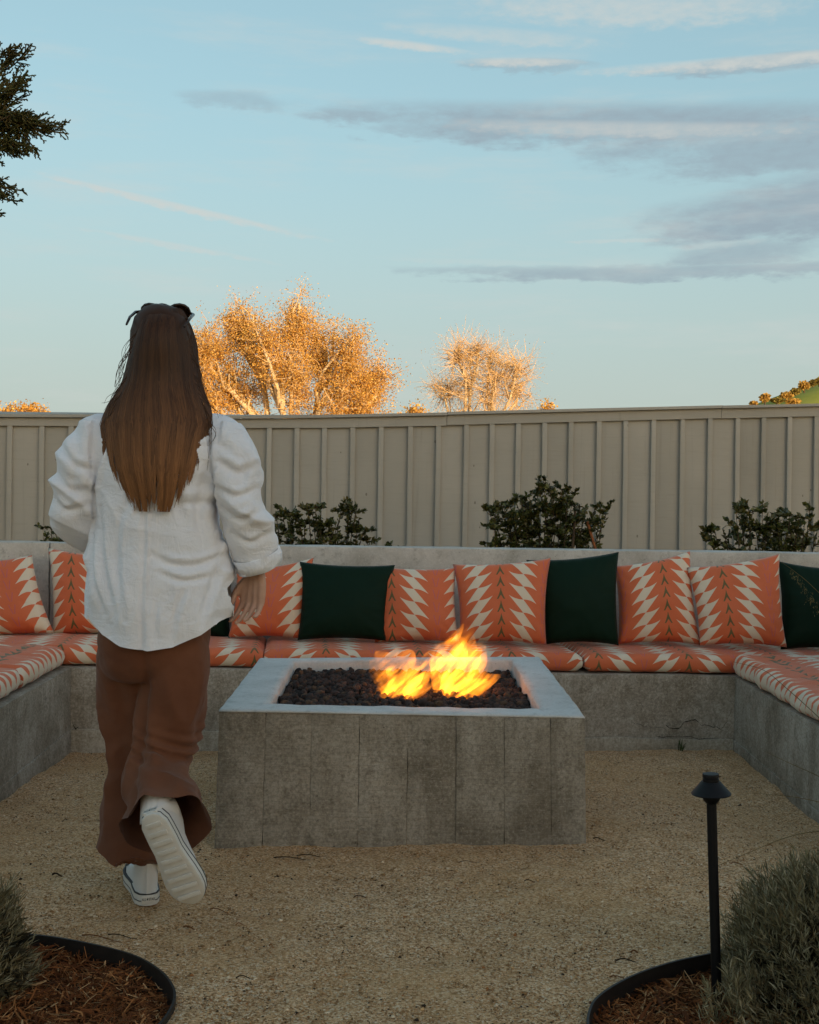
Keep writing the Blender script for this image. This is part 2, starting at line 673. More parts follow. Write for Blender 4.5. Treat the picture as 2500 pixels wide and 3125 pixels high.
def painted_wood():
    m = Mat('painted_wood', 0.6, 0.3)
    p = m.pos()
    g = m.noise(m.scaled(p, (2.0, 30, 60), rot=(0, 0, 0)), 1.0, 5, 0.6)
    big = m.noise(p, 1.3, 4, 0.6)
    c = m.ramp(big, [(0.3, (0.385, 0.365, 0.318)), (0.7, (0.455, 0.430, 0.378))])
    c = m.mix(g.smooth(0.5, 0.8) * 0.18, c, (0.26, 0.235, 0.19))
    kn = X(m.nt, m.voronoi(m.scaled(p, (7, 7, 4)), 1.0, 'Distance'))
    c = m.mix((kn < 0.045) * 0.6, c, (0.09, 0.08, 0.06))
    drip = m.noise(m.scaled(p, (26, 26, 1.1)), 1.0, 5, 0.65, 0.4)
    c = m.mix(drip.smooth(0.54, 0.78) * 0.28, c, (0.225, 0.20, 0.16))
    c = m.mix(m.noise(m.scaled(p, (5, 5, 9)), 1.0, 5, 0.7).smooth(0.58, 0.75) * 0.22, c, (0.50, 0.47, 0.41))
    r = m.rnd()
    c = m.mix(1.0, c, m.mix(r, (0.91, 0.91, 0.90), (1.06, 1.06, 1.06)), 'MULTIPLY')
    m.color(c)
    m.bump(g + m.noise(p, 90, 3, 0.6) * 0.4, 0.25, 0.004)
    return m.m


M_FENCE = painted_wood()
M_STEEL = plain('dark_steel', (0.018, 0.015, 0.013), 0.55, 0.4, 0.3, 30)
M_LAMP = plain('black_powder_coat', (0.005, 0.005, 0.006), 0.5, 0.22, 0.2, 60, 0.05)
M_ROCK = toned('lava_rock', 0.95, 0.15)
M_MULCH = toned('mulch_shreds', 0.9, 0.15)
M_SOIL = plain('mulch_bed', (0.055, 0.026, 0.012), 0.95, 0.1, 0.5, 60, 0.8)
M_DARK = plain('crack_shadow', (0.02, 0.017, 0.013), 0.95, 0.05)

# ================================================================== ground
CTRL = np.array([(-.62, 3.87, -.012), (.575, 3.87, .012), (-1.58, 5.5, -.064), (1.593, 5.8, -.067), (-1.58, 4.55, -.05),
                 (1.593, 4.73, -.10), (1.59, 5.3, -.08), (-.7, 3.25, 0), (-2, 3, 0), (2, 3, -.04), (0, 2.5, 0), (-1, 2.5, 0), (1.2, 2.5, 0),
                 (4, 1, 0), (-4, 1, 0), (0, 8, -.06), (6, 8, -.06), (-6, 8, -.06), (0, 5.3, -.06), (0, -6, 0), (12, 0, 0), (-12, 0, 0)])


def gz(x, y):
    x = np.asarray(x, float); y = np.asarray(y, float)
    num = np.zeros_like(x); den = np.zeros_like(x)
    for a, b, z in CTRL:
        w = 1.0 / (((x - a) ** 2 + (y - b) ** 2) + 0.02) ** 1.6
        num += w * z; den += w
    r = num / den
    far = np.clip((np.hypot(x, y - 4) - 12) / 40, 0, 1)
    return r * (1 - far) + far * -0.3


def gz1(x, y):
    return float(gz(np.array([x]), np.array([y]))[0])


def inside(px, py, poly):
    r = np.zeros(len(px), bool)
    n = len(poly)
    for i in range(n):
        x0, y0 = poly[i]; x1, y1 = poly[(i + 1) % n]
        if y0 == y1:
            continue
        c = ((y0 > py) != (y1 > py)) & (px < (x1 - x0) * (py - y0) / (y1 - y0) + x0)
        r ^= c
    return r


def smooth_curve(pts, n=10):
    """Catmull-Rom through 2-D/3-D points"""
    p = [np.array(q, float) for q in pts]
    p = [2 * p[0] - p[1]] + p + [2 * p[-1] - p[-2]]
    out = []
    for i in range(1, len(p) - 2):
        for k in range(n):
            t = k / n
            a, b, c, d = p[i - 1], p[i], p[i + 1], p[i + 2]
            out.append(0.5 * ((2 * b) + (-a + c) * t + (2 * a - 5 * b + 4 * c - d) * t * t + (-a + 3 * b - 3 * c + d) * t ** 3))
    out.append(p[-2])
    return out


EZ = 0.014
edgeL = [(-420, 2826), (-150, 2834), (83, 2848), (232, 2869), (394, 2908), (482, 2954), (524, 3001), (533, 3043), (510, 3094), (470, 3140), (380, 3230), (220, 3330)]
edgeR = [(2900, 2868), (2600, 2858), (2400, 2864), (2243, 2886), (2164, 2905), (2062, 2928), (1960, 2961), (1876, 3002), (1820, 3044), (1800, 3081), (1795, 3125), (1815, 3190), (1880, 3280)]
curL = smooth_curve([tuple(Pz(a, b, EZ))[:2] for a, b in edgeL], 8)
curR = smooth_curve([tuple(Pz(a, b, EZ))[:2] for a, b in edgeR], 8)
polyL = [tuple(q) for q in curL] + [(-3.2, 1.9), (-3.2, curL[0][1])]
polyR = [tuple(q) for q in curR] + [(3.2, 1.9), (3.2, curR[0][1])]


def axis(lo, hi, st, far):
    a = list(np.arange(lo, hi + 1e-6, st))
    s, v = st, hi
    while v < far:
        s *= 1.35; v += s; a.append(v)
    s, v = st, lo
    while v > -far:
        s *= 1.35; v -= s; a.insert(0, v)
    return np.array(a)


ax, ay = axis(-2.3, 2.3, 0.022, 4000), axis(2.0, 5.9, 0.022, 4000)
GX, GY = np.meshgrid(ax, ay)
gx, gy = GX.ravel(), GY.ravel()
hz = gz(gx, gy)
near = (np.abs(gx) < 4) & (gy > 1) & (gy < 7)
q3 = np.stack([gx, gy, np.zeros_like(gx)], 1)
hz = hz + np.where(near, 0.005 * fbm(q3 * 3.0, 3, 5) + 0.0045 * fbm(q3 * 17, 3, 8), 0)
inb = inside(gx, gy, polyL) | inside(gx, gy, polyR)
nx, ny = len(ax), len(ay)
ii = (np.arange(ny - 1)[:, None] * nx + np.arange(nx - 1)[None, :]).ravel()
GV, GQ = np.stack([gx, gy, hz], 1), np.stack([ii, ii + 1, ii + nx + 1, ii + nx], 1)
GQ = GQ[~inb[GQ].any(1)]
for cur, sgn_ in ((curL, 1), (curR, -1)):          # clean gravel lip along each steel edging
    c = np.array(cur)
    t = np.gradient(c, axis=0); t /= np.linalg.norm(t, axis=1)[:, None]
    nrm_ = np.stack([-t[:, 1], t[:, 0]], 1)
    pl = polyL if sgn_ == 1 else polyR
    mid = len(c) // 2
    if inside(c[mid:mid + 1, 0] + nrm_[mid, 0] * .02, c[mid:mid + 1, 1] + nrm_[mid, 1] * .02, pl)[0]:
        nrm_ = -nrm_
    rows_ = []
    for o_ in (0.0, .015, .03, .05):
        xy = c + nrm_ * o_
        q_ = np.stack([xy[:, 0], xy[:, 1], 0 * xy[:, 0]], 1)
        rows_.append(np.stack([xy[:, 0], xy[:, 1], gz(xy[:, 0], xy[:, 1]) + 0.005 * fbm(q_ * 3.0, 3, 5) + 0.0045 * fbm(q_ * 17, 3, 8) + .0015], 1))
    b0, m_ = len(GV), len(c)
    GV = np.concatenate([GV] + rows_)
    k_ = np.arange(m_ - 1)
    for r_ in range(3):
        a_ = b0 + r_ * m_
        qd = np.stack([a_ + k_, a_ + k_ + 1, a_ + m_ + k_ + 1, a_ + m_ + k_], 1)
        v0, v1, v2 = GV[qd[0, 0]], GV[qd[0, 1]], GV[qd[0, 2]]
        if np.cross(v1 - v0, v2 - v0)[2] < 0:
            qd = qd[:, ::-1]
        GQ = np.concatenate([GQ, qd])
ground = quads_obj('ground', GV, GQ, M_GRAVEL, smooth=True)
tag(ground, kind='structure')


# loose granules on top
def oct_scatter(name, n, xs, ys, zs, r, mat, cols, flat=0.6, parent=None, jit=0.35):
    base = np.array([(1, 0, 0), (0, 1, 0), (-1, 0, 0), (0, -1, 0), (0, 0, 1), (0, 0, -1)], float)
    fc = np.array([(0, 1, 4), (1, 2, 4), (2, 3, 4), (3, 0, 4), (1, 0, 5), (2, 1, 5), (3, 2, 5), (0, 3, 5)])
    th = RNG.uniform(0, 6.28, n)
    B = base[None] * (1 + RNG.uniform(-jit, jit, (n, 6, 1)))
    B = B * r[:, None, None] * np.array([1, 1, flat])
    c, s = np.cos(th)[:, None], np.sin(th)[:, None]
    Xr = B[:, :, 0] * c - B[:, :, 1] * s + xs[:, None]
    Yr = B[:, :, 0] * s + B[:, :, 1] * c + ys[:, None]
    Zr = B[:, :, 2] + zs[:, None]
    V = np.stack([Xr, Yr, Zr], 2).reshape(-1, 3)
    Q = (fc[None] + (np.arange(n) * 6)[:, None, None]).reshape(-1, 3)
    return quads_obj(name, V, Q, mat, parent, cols=np.repeat(cols, 6, 0))


PITX0, PITX1, PITY0, PITY1 = -0.66, 0.62, 3.86, 5.1
n = 62000
ys_ = 2.45 + 3.4 * RNG.random(n) ** 1.35
xs_ = RNG.uniform(-0.42, 0.42, n) * ys_
ok = ~(inside(xs_, ys_, polyL) | inside(xs_, ys_, polyR))
ok &= ~((xs_ > PITX0) & (xs_ < PITX1) & (ys_ > PITY0) & (ys_ < PITY1))
ok &= (np.abs(xs_) < 1.56)
xs_, ys_ = xs_[ok], ys_[ok]
n = len(xs_)
rr = 0.0015 + 0.0022 * RNG.random(n) ** 2 + 0.0035 * (RNG.random(n) < .02)
k = RNG.random((n, 1))
cols = np.where(k < 0.28, [[0.28, 0.16, 0.07]], np.where(k < 0.70, [[0.58, 0.35, 0.165]], [[0.76, 0.59, 0.40]])) * RNG.uniform(0.6, 1.15, (n, 1))
k2 = RNG.random((n, 1))
cols = np.where(k2 < 0.06, [[0.04, 0.025, 0.015]], np.where(k2 > 0.95, [[0.36, 0.15, 0.05]], cols))
zz_ = gz(xs_, ys_) + 0.005 * fbm(np.stack([xs_, ys_, 0 * xs_], 1) * 3.0, 3, 5) + 0.0012
gs = oct_scatter('gravel', n, xs_, ys_, zz_, rr, M_STONE, cols)
tag(gs, 'loose tan granite granules strewn over the patio', 'gravel', kind='stuff')

# twigs, leaf bits and seed pods fallen on the gravel
V, Q, C = [], [], []


def litter_twig(p, ang, L, r, bend, col):
    pts = []
    for i in range(6):
        t = i / 5
        x = p[0] + math.cos(ang) * L * t - math.sin(ang) * bend * math.sin(t * 3) * L
        y = p[1] + math.sin(ang) * L * t + math.cos(ang) * bend * math.sin(t * 3) * L
        pts.append((x, y, gz1(x, y) + r + 0.004 + 0.004 * math.sin(t * 5)))
    v, q = tube(pts, [r * (1 - 0.5 * i / 5) for i in range(6)], 4, True, len(V))
    V.extend(v); Q.extend(q); C.extend([col] * len(v))


spots = [(835, 2612, 0.16, 0.02, .0035), (905, 2606, 0.12, .1, .003), (640, 2780, .07, .1, .003), (560, 2835, .05, -.1, .004), (250, 2860, .14, .05, .0035), (330, 2858, .1, -.1, .003),
         (1880, 2935, .07, .25, .004), (1860, 2985, .06, 0.05, .003), (1925, 2910, .03, .5, .005), (1810, 2575, .05, .1, .004), (2170, 2318, .06, .05, .006), (2230, 2640, .05, .05, .003), (1600, 2700, .04, .2, .003),
         (1080, 2740, .05, .3, .003), (720, 2990, .05, .4, .003), (160, 2670, .04, .1, .006), (1300, 2900, .03, .1, .003), (1770, 2480, .07, .0, .004), (430, 2240, .05, .1, .004), (1400, 2640, .08, .06, .002)]
for px, py, L, bend, r in spots:
    p = Pz(px, py, 0.0)
    litter_twig(p, random.uniform(-0.35, 0.35), L * .8, r * .55, bend * .35, random.choice([(0.035, 0.02, 0.012), (0.06, 0.03, 0.015), (0.14, 0.055, 0.02)]))
for k in range(90):
    y = random.uniform(2.5, 5.4); x = random.uniform(-.36, .36) * y
    if abs(x) > 1.5 or (PITX0 < x < PITX1 and PITY0 < y < PITY1): continue
    litter_twig((x, y), random.uniform(0, 6.28), random.uniform(.008, .03), random.uniform(.0007, .0016), random.uniform(-.08, .08),
                random.choice([(0.03, 0.018, 0.01), (0.07, 0.035, 0.015), (0.20, 0.07, 0.02), (0.16, 0.10, 0.04)]))
o = mesh_obj('leaf_litter', V, Q, toned('dry_litter', 0.9, 0.1))
a = o.data.color_attributes.new('tone', 'FLOAT_COLOR', 'POINT')
a.data.foreach_set('color', np.concatenate([np.array(C, np.float32), np.ones((len(C), 1), np.float32)], 1).ravel())
tag(o, 'dry twigs and leaf bits fallen on the gravel', 'litter', kind='stuff')


# ================================================================== mulch beds with steel edging
def bed(cur, poly, label_side, bounds, nchip):
    V, Q = [], []
    n = len(cur)
    for i, c in enumerate(cur):
        t = np.array(cur[min(i + 1, n - 1)]) - np.array(cur[max(i - 1, 0)])
        t /= np.linalg.norm(t)
        nn = np.array([-t[1], t[0]]) * 0.0028
        zt = gz1(*c) + EZ
        for s in (1, -1):
            for z in (gz1(*c) - 0.14, zt):
                V.append((c[0] + nn[0] * s, c[1] + nn[1] * s, z))
    for i in range(n - 1):
        a, b = i * 4, (i + 1) * 4
        Q += [(a, b, b + 1, a + 1), (a + 3, b + 3, b + 2, a + 2), (a + 1, b + 1, b + 3, a + 3)]
    e = mesh_obj('steel_edging', V, Q, M_STEEL)
    tag(e, 'dark steel edging strip curving round the mulch bed ' + label_side, 'edging', 'edging strips round the mulch beds')
    x0, x1, y0, y1 = bounds
    X_, Y_ = np.meshgrid(np.arange(x0, x1, .025), np.arange(y0, y1, .025))
    x, y = X_.ravel(), Y_.ravel()
    z = gz(x, y) - 0.036 + 0.012 * fbm(np.stack([x, y, 0 * x], 1) * 9, 3, 3)
    ins = inside(x, y, poly)
    z = np.where(ins, z, z - 0.06)
    nx, ny = X_.shape[1], X_.shape[0]
    ii = (np.arange(ny - 1)[:, None] * nx + np.arange(nx - 1)[None, :]).ravel()
    Qs = np.stack([ii, ii + 1, ii + nx + 1, ii + nx], 1)
    Qs = Qs[ins[Qs].any(1)]
    b = quads_obj('mulch_bed', np.stack([x, y, z], 1), Qs, M_SOIL, smooth=True)
    tag(b, kind='structure')
    # shredded bark
    xs = RNG.uniform(x0, x1, nchip * 3); ys = RNG.uniform(y0, y1, nchip * 3)
    k = inside(xs, ys, poly)
    xs, ys = xs[k][:nchip], ys[k][:nchip]
    n = len(xs)
    zs = gz(xs, ys) - 0.032 + 0.012 * fbm(np.stack([xs, ys, 0 * xs], 1) * 9, 3, 3) + RNG.uniform(0, 0.022, n)
    L = 0.007 + 0.026 * RNG.random(n) ** 2.2; W = 0.0009 + 0.0019 * RNG.random(n) ** 2
    big = RNG.random(n) < 0.02
    L = np.where(big, L * 1.6 + .01, L); W = np.where(big, W * 2.2, W)
    th = RNG.uniform(0, 6.28, n); tilt = RNG.normal(0, 0.35, n)
    d = np.stack([np.cos(th) * np.cos(tilt), np.sin(th) * np.cos(tilt), np.sin(tilt)], 1)
    s = np.stack([-np.sin(th), np.cos(th), RNG.normal(0, .5, n)], 1)
    s /= np.linalg.norm(s, axis=1)[:, None]
    up = np.cross(d, s)
    P0 = np.stack([xs, ys, zs], 1)
    bend = RNG.normal(0, 0.18, n)
    vv = []
    for f in (-1, 0, 1):
        c = P0 + d * (L * f)[:, None] + s * ((abs(f) * bend * L))[:, None]
        w = W * (1.0 if f == 0 else 0.5)
        vv += [c + s * w[:, None], c + up * (w * 0.6)[:, None], c - s * w[:, None]]
    VV = np.stack(vv, 1).reshape(-1, 3)
    f = np.array([(0, 1, 4, 3), (1, 2, 5, 4), (3, 4, 7, 6), (4, 5, 8, 7)])
    QQ = (f[None] + (np.arange(n) * 9)[:, None, None]).reshape(-1, 4)
    k = RNG.random((n, 1))
    c = np.where(k < .45, [[.14, .044, .014]], np.where(k < .78, [[.27, .090, .026]], np.where(k < .93, [[.42, .175, .06]], [[.58, .34, .16]]))) * RNG.uniform(.6, 1.2, (n, 1))
    sh = quads_obj('mulch', VV, QQ, M_MULCH, cols=np.repeat(c, 9, 0))
    tag(sh, 'shredded red-brown bark mulch in the bed ' + label_side, 'mulch', kind='stuff')


bed(curL, polyL, 'under the walking person\'s side', (-1.7, -0.45, 2.2, 3.2), 22000)
bed(curR, polyR, 'round the black path light', (0.30, 1.7, 2.2, 3.2), 22000)

# ================================================================== fire pit
D0, D1 = 3.87, 5.02
pf = dict(
    FLb=P(652, 2660, D0), FRb=P(1790, 2655, D0), FLt=P(669, 2163, D0), FRt=P(1785, 2183, D0),
    BLt=P(793, 2007, D1), BRt=P(1646, 2003, D1 + 0.04))
pf['BLb'] = Vector((pf['BLt'].x - .01, pf['BLt'].y, -.2)); pf['BRb'] = Vector((pf['BRt'].x + .01, pf['BRt'].y, -.2))
pit = thing('fire_pit', 'square board-formed concrete fire pit with pale troweled rim', 'fire pit')


def lerp(a, b, t):
    return Vector(a) * (1 - t) + Vector(b) * t


def panels(bl, br, tl, tr, cuts, nrm, thick=0.05):
    """vertical board-marked panels of one face, each a few millimetres proud of or behind its neighbours"""
    nrm = Vector(nrm).normalized()
    for i in range(len(cuts) - 1):
        g0 = 0.0004 if i > 0 else 0.0
        g1 = 0.0004 if i < len(cuts) - 2 else 0.0
        a, b = cuts[i] + g0, cuts[i + 1] - g1
        pr = nrm * random.uniform(-0.0030, 0.0005)
        q = [lerp(bl, br, a), lerp(bl, br, b), lerp(tl, tr, b), lerp(tl, tr, a)]
        f = [p + pr for p in q]
        k = [p - nrm * thick for p in q]
        block('panel', [f[0], f[1], k[1], k[0], f[3], f[2], k[2], k[3]], M_PIT, pit, 0.035, 0.0016, 26, seed=i, bevel=0.0010)


drop = Vector((0, 0, -0.009))
fr = [0] + [(x - 662) / (1787 - 662) for x in (806, 948, 1095, 1243, 1392, 1539, 1682)] + [1]
panels(pf['FLb'], pf['FRb'], pf['FLt'] + drop, pf['FRt'] + drop, fr, (0, -1, 0))
ev = [i / 8 for i in range(9)]
panels(pf['FRb'] + Vector((0, .052, 0)), pf['BRb'], pf['FRt'] + drop + Vector((0, .052, 0)), pf['BRt'] + drop, ev, (1, 0, 0))
panels(pf['BLb'], pf['FLb'] + Vector((0, .052, 0)), pf['BLt'] + drop, pf['FLt'] + drop + Vector((0, .052, 0)), ev, (-1, 0, 0))
panels(pf['BRb'] + Vector((-.052, 0, 0)), pf['BLb'] + Vector((.052, 0, 0)), pf['BRt'] + drop + Vector((-.052, 0, 0)), pf['BLt'] + drop + Vector((.052, 0, 0)), ev, (0, 1, 0))

# rim: a ring of concrete with slightly wandering edges
inn = [Pz(826, 2147, pf['FLt'].z), Pz(1646, 2161, pf['FRt'].z), P(1562, 2011, D1 - .06), P(899, 2013, D1 - .07)]
inn[2].z = pf['BRt'].z; inn[3].z = pf['BLt'].z
outc = [pf['FLt'], pf['FRt'], pf['BRt'], pf['BLt']]
V, Q = [], []
NS = 26


def ring(cs, dz, wob, seed):
    r = []
    for i in range(4):
        for j in range(NS):
            p = lerp(cs[i], cs[(i + 1) % 4], j / NS) + Vector((0, 0, dz))
            w = wob * float(fbm(np.array([[p.x * 14, p.y * 14, dz * 30]]), 3, seed)[0])
            c = lerp(cs[0], cs[2], .5)
            dirn = Vector((p.x - c.x, p.y - c.y, 0)).normalized()
            r.append(p + dirn * w + Vector((0, 0, w * 0.6)))
    return r


N4 = NS * 4
sgn = lambda v: 1.0 if v > 0 else -1.0
grow = lambda cs, d: [c + Vector((d * sgn((c - lerp(cs[0], cs[2], .5)).x), d * sgn((c - lerp(cs[0], cs[2], .5)).y), 0)) for c in cs]
rings = [ring(grow(inn, .004), -0.13, 0.006, 5), ring(inn, -0.012, .007, 4), ring(grow(inn, .005), -0.002, .006, 3), ring(grow(inn, .03), 0.0, .002, 2),
         ring(grow(outc, -.03), 0.0, .002, 1), ring(grow(outc, -.006), -.001, .002, 6), ring(grow(outc, .001), -.006, .0022, 7), ring(grow(outc, .001), -.010, .0022, 8), ring(grow(outc, -.03), -.0085, .001, 8)]
for r in rings:
    V += r
for i in range(len(rings) - 1):
    for j in range(N4):
        k = (j + 1) % N4
        Q.append((i * N4 + j, i * N4 + k, (i + 1) * N4 + k, (i + 1) * N4 + j))
rim = mesh_obj('rim', V, Q, M_RIM, pit, smooth=True)
# floor of the bowl
zf = pf['FLt'].z - 0.125
b_ = [Vector((p.x, p.y, zf)) for p in grow(inn, .01)]
mesh_obj('bowl_floor', b_, [(0, 1, 2, 3)], M_DARK, pit)
at_base(pit, ((pf['FLt'].x + pf['FRt'].x) / 2, (D0 + D1) / 2, 0))


# lava rocks
def rock_mesh(seed):
    bm = bmesh.new()
    bmesh.ops.create_icosphere(bm, subdivisions=2, radius=1.0)
    co = np.array([v.co for v in bm.verts])
    d = 1 + 0.32 * fbm(co * 1.3 + seed * 7.1, 3, seed) + 0.13 * fbm(co * 4 + seed, 2, seed + 3)
    for v, k in zip(bm.verts, d):
        v.co *= k
    me = bpy.data.meshes.new('lava_rock')
    bm.to_mesh(me); bm.free()
    return me


rock_cols = [(.046, .033, .029), (.030, .023, .021), (.066, .045, .038), (.040, .030, .027), (.095, .058, .038), (.027, .022, .021), (.056, .042, .038)]
rocks = []
for i in range(7):
    me = rock_mesh(i)
    a = me.color_attributes.new('tone', 'FLOAT_COLOR', 'POINT')
    co = np.array([v.co for v in me.vertices])
    f = 1 + 0.5 * fbm(co * 3, 2, i)
    c = np.ones((len(co), 4), np.float32)
    c[:, :3] = np.array(rock_cols[i]) * f[:, None].clip(.3, 1.8)
    a.data.foreach_set('color', c.ravel())
    me.materials.append(M_ROCK)
    rocks.append(me)
spots = []
zrow = pf['FLt'].z - 0.046
yy = inn[0].y + 0.016
row = 0
while yy < inn[2].y - 0.012:
    t = (yy - inn[0].y) / (inn[3].y - inn[0].y)
    xa = inn[0].x * (1 - t) + inn[3].x * t + 0.014
    xb = inn[1].x * (1 - t) + inn[2].x * t - 0.014
    xx = xa + random.uniform(0, 0.01)
    while xx < xb:
        spots.append((xx + random.uniform(-.006, .006), yy + random.uniform(-.006, .006), zrow + t * 0.012 + random.uniform(-.009, .012), random.uniform(.010, .018)))
        xx += random.uniform(.018, .027)
    yy += 0.0205
    row += 1
visible = sorted(spots, key=lambda s: s[1] - s[3] * 22)     # nearest and biggest first
rv, rq, rc, nb = [], [], [], 0
for k, (x, y, z, r) in enumerate(visible):
    me = random.choice(rocks)
    rot = Matrix.Rotation(random.uniform(0, 6.28), 4, Vector((random.gauss(0, 1), random.gauss(0, 1), random.gauss(0, 1))).normalized())
    mt = Matrix.Translation((x, y, z)) @ rot @ Matrix.Diagonal((r * random.uniform(.8, 1.25), r, r * random.uniform(.65, .95), 1))
    if k < 300:
        o = bpy.data.objects.new('lava_rock', me)
        COL.objects.link(o)
        o.matrix_world = mt
        tag(o, 'dark porous lava rock in the fire pit bed', 'rock', 'lava rocks filling the fire pit')
    else:
        co = mesh_co(me) @ np.array(mt.to_3x3()).T + np.array(mt.translation)
        tri = np.array([p.vertices[:] for p in me.polygons])
        cc = np.empty(len(co) * 4, np.float32); me.color_attributes['tone'].data.foreach_get('color', cc)
        rv.append(co); rq.append(tri + nb); rc.append(cc.reshape(-1, 4)[:, :3]); nb += len(co)
o = quads_obj('lava_rock_bed', np.concatenate(rv), np.concatenate(rq), M_ROCK, cols=np.concatenate(rc))
tag(o, 'bed of dark red-brown lava rocks filling the fire pit', 'rocks', kind='stuff')


# ================================================================== flames: hot gas, so glowing volumes with a flame's outline
def flame_mat(name, strength, direction):
    m = bpy.data.materials.new(name)
    m.use_nodes = True
    nt = m.node_tree
    nt.nodes.remove(nt.nodes['Principled BSDF'])
    mm = Mat.__new__(Mat); mm.m = m; mm.nt = nt
    p = mm.pos()
    pr = mm.scaled(p, 1.0, rot=(0, -direction, 0))
    st = mm.scaled(pr, (44, 18, 9))
    n1 = mm.noise(st, 1.0, 2.5, 0.5, 0.5)
    n2 = mm.noise(mm.scaled(pr, (13, 10, 8)), 1.0, 2, 0.5)
    d = (n1.smooth(0.36, 0.66)) * (0.16 + n2.smooth(0.38, 0.62) * 1.35)
    em = mm.node('ShaderNodeEmission')
    em.inputs[0].default_value = (1.0, 0.27, 0.016, 1)
    mm.link(d * strength, em.inputs[1])
    mm.link(em.outputs[0], nt.nodes['Material Output'].inputs['Volume'])
    return m


def flame(name, tongues, depth, label, mat, core):
    V, Q, VC, QC = [], [], [], []
    for pts, dd in tongues:
        tip_y = min(b for a, b, r in pts)
        low = .35 if tip_y > 1885 else .8                # most tongues stay low, one thin tip climbs
        sm = smooth_curve([(a + (1990 - b) * .12 * (b < 1990), b if b > 1990 else 1990 - (1990 - b) * low, r) for a, b, r in pts], 6)
        pp = [P(a, b, depth + dd + 0.02 * math.sin(i * 0.8)) for i, (a, b, r) in enumerate(sm)]
        rd = [max(2.5, r * 1.48) / F * depth for a, b, r in sm]
        v, q = tube(pp, rd, 10, True, len(V))
        V += v; Q += q
        m_ = max(4, int(len(pp) * .72))
        v, q = tube(pp[:m_], [x * .62 * (1 - .6 * i / m_) for i, x in enumerate(rd[:m_])], 10, True, len(VC))
        VC += v; QC += q
    o = solid(name, V, Q, mat, None, 0.006, 14)
    tag(o, label, 'flame')
    solid('flame_core', VC, QC, core, o, 0.006, 4)
    return o


fl = [
    ([(1132, 2156, 5), (1168, 2132, 22), (1205, 2092, 34), (1228, 2050, 36), (1240, 2012, 24), (1262, 1982, 3)], 0.0),
    ([(1178, 2142, 12), (1206, 2092, 34), (1194, 2045, 34), (1168, 2012, 20), (1146, 1985, 3)], 0.05),
    ([(1225, 2125, 12), (1262, 2085, 26), (1292, 2040, 22), (1312, 2000, 11), (1326, 1962, 2)], -0.04),
    ([(1136, 2154, 4), (1190, 2128, 20), (1250, 2105, 24), (1298, 2092, 14), (1322, 2082, 2)], -0.08),
    ([(1190, 2060, 10), (1208, 2022, 20), (1216, 1990, 12), (1226, 1962, 2)], 0.08),
    ([(1172, 2100, 8), (1150, 2060, 16), (1138, 2030, 10), (1130, 2008, 2)], 0.04)]
fr_ = [
    ([(1338, 2152, 6), (1362, 2112, 32), (1386, 2060, 54), (1404, 2005, 48), (1414, 1955, 26), (1424, 1915, 12), (1432, 1880, 2)], 0.0),
    ([(1362, 2140, 14), (1402, 2104, 34), (1452, 2084, 28), (1495, 2074, 14), (1535, 2058, 2)], -0.05),
    ([(1352, 2070, 16), (1352, 2015, 32), (1340, 1975, 18), (1352, 1930, 7), (1362, 1898, 2)], 0.06),
    ([(1424, 2070, 20), (1446, 2015, 30), (1462, 1965, 16), (1466, 1925, 5), (1474, 1890, 1.5)], 0.04),
    ([(1300, 2060, 6), (1330, 2030, 14), (1352, 1985, 16), (1380, 1940, 12), (1398, 1898, 6), (1404, 1872, 1.5)], 0.1),
    ([(1390, 2080, 20), (1440, 2052, 26), (1478, 2026, 13), (1500, 2000, 2)], -0.08),
    ([(1345, 2150, 5), (1395, 2118, 22), (1440, 2104, 16), (1470, 2096, 2)], -0.11)]
flame('flame', fl, 4.40, 'low ragged gas flame with notched top leaning over the lava rocks', flame_mat('flame_gas', 9, rad(48)), flame_mat('flame_heart', 26, rad(48)))
flame('flame', fr_, 4.46, 'tall gas flame reaching highest in the fire pit, tip licking upward', flame_mat('flame_gas_tall', 8, rad(44)), flame_mat('flame_heart_tall', 24, rad(44)))

# ================================================================== U-shaped concrete bench
bench = thing('concrete_bench', 'long U-shaped concrete bench with a low back wall round the fire pit', 'bench')
cL = P(222, 2036, 5.5); cR = P(2242, 2063, 5.8)
xL, xR = P(216, 2200, 5.5).x, P(2240, 2180, 5.8).x
zL, zR = cL.z, cR.z
SD = 0.66                                       # seat depth
yb = lambda x: 5.5 + (x - xL) / (xR - xL) * 0.3      # front line of the back bench
zb = lambda x: zL + (x - xL) / (xR - xL) * (zR - zL)
x0, x1 = xL - 0.95, xR + 0.95
LOW = -0.45
block('seat_block', [(x0, yb(x0), LOW), (x1, yb(x1), LOW), (x1, yb(x1) + SD, LOW), (x0, yb(x0) + SD, LOW),
                     (x0, yb(x0), zb(x0)), (x1, yb(x1), zb(x1)), (x1, yb(x1) + SD, zb(x1)), (x0, yb(x0) + SD, zb(x0))], M_BENCH, bench, 0.05, 0.003, 9, 3, 0.007)
yn = 3.25                                       # near ends of the side benches
zLn, zRn = zL - 0.06, zR - 0.045
block('seat_block', [(xL - SD, yn, LOW), (xL, yn, LOW), (xL, yb(xL) - .003, LOW), (xL - SD, yb(xL - SD) - .003, LOW),
                     (xL - SD, yn, zLn), (xL, yn, zLn), (xL, yb(xL) - .003, zL), (xL - SD, yb(xL - SD) - .003, zL)], M_BENCH, bench, 0.05, 0.0035, 8, 4, 0.009)
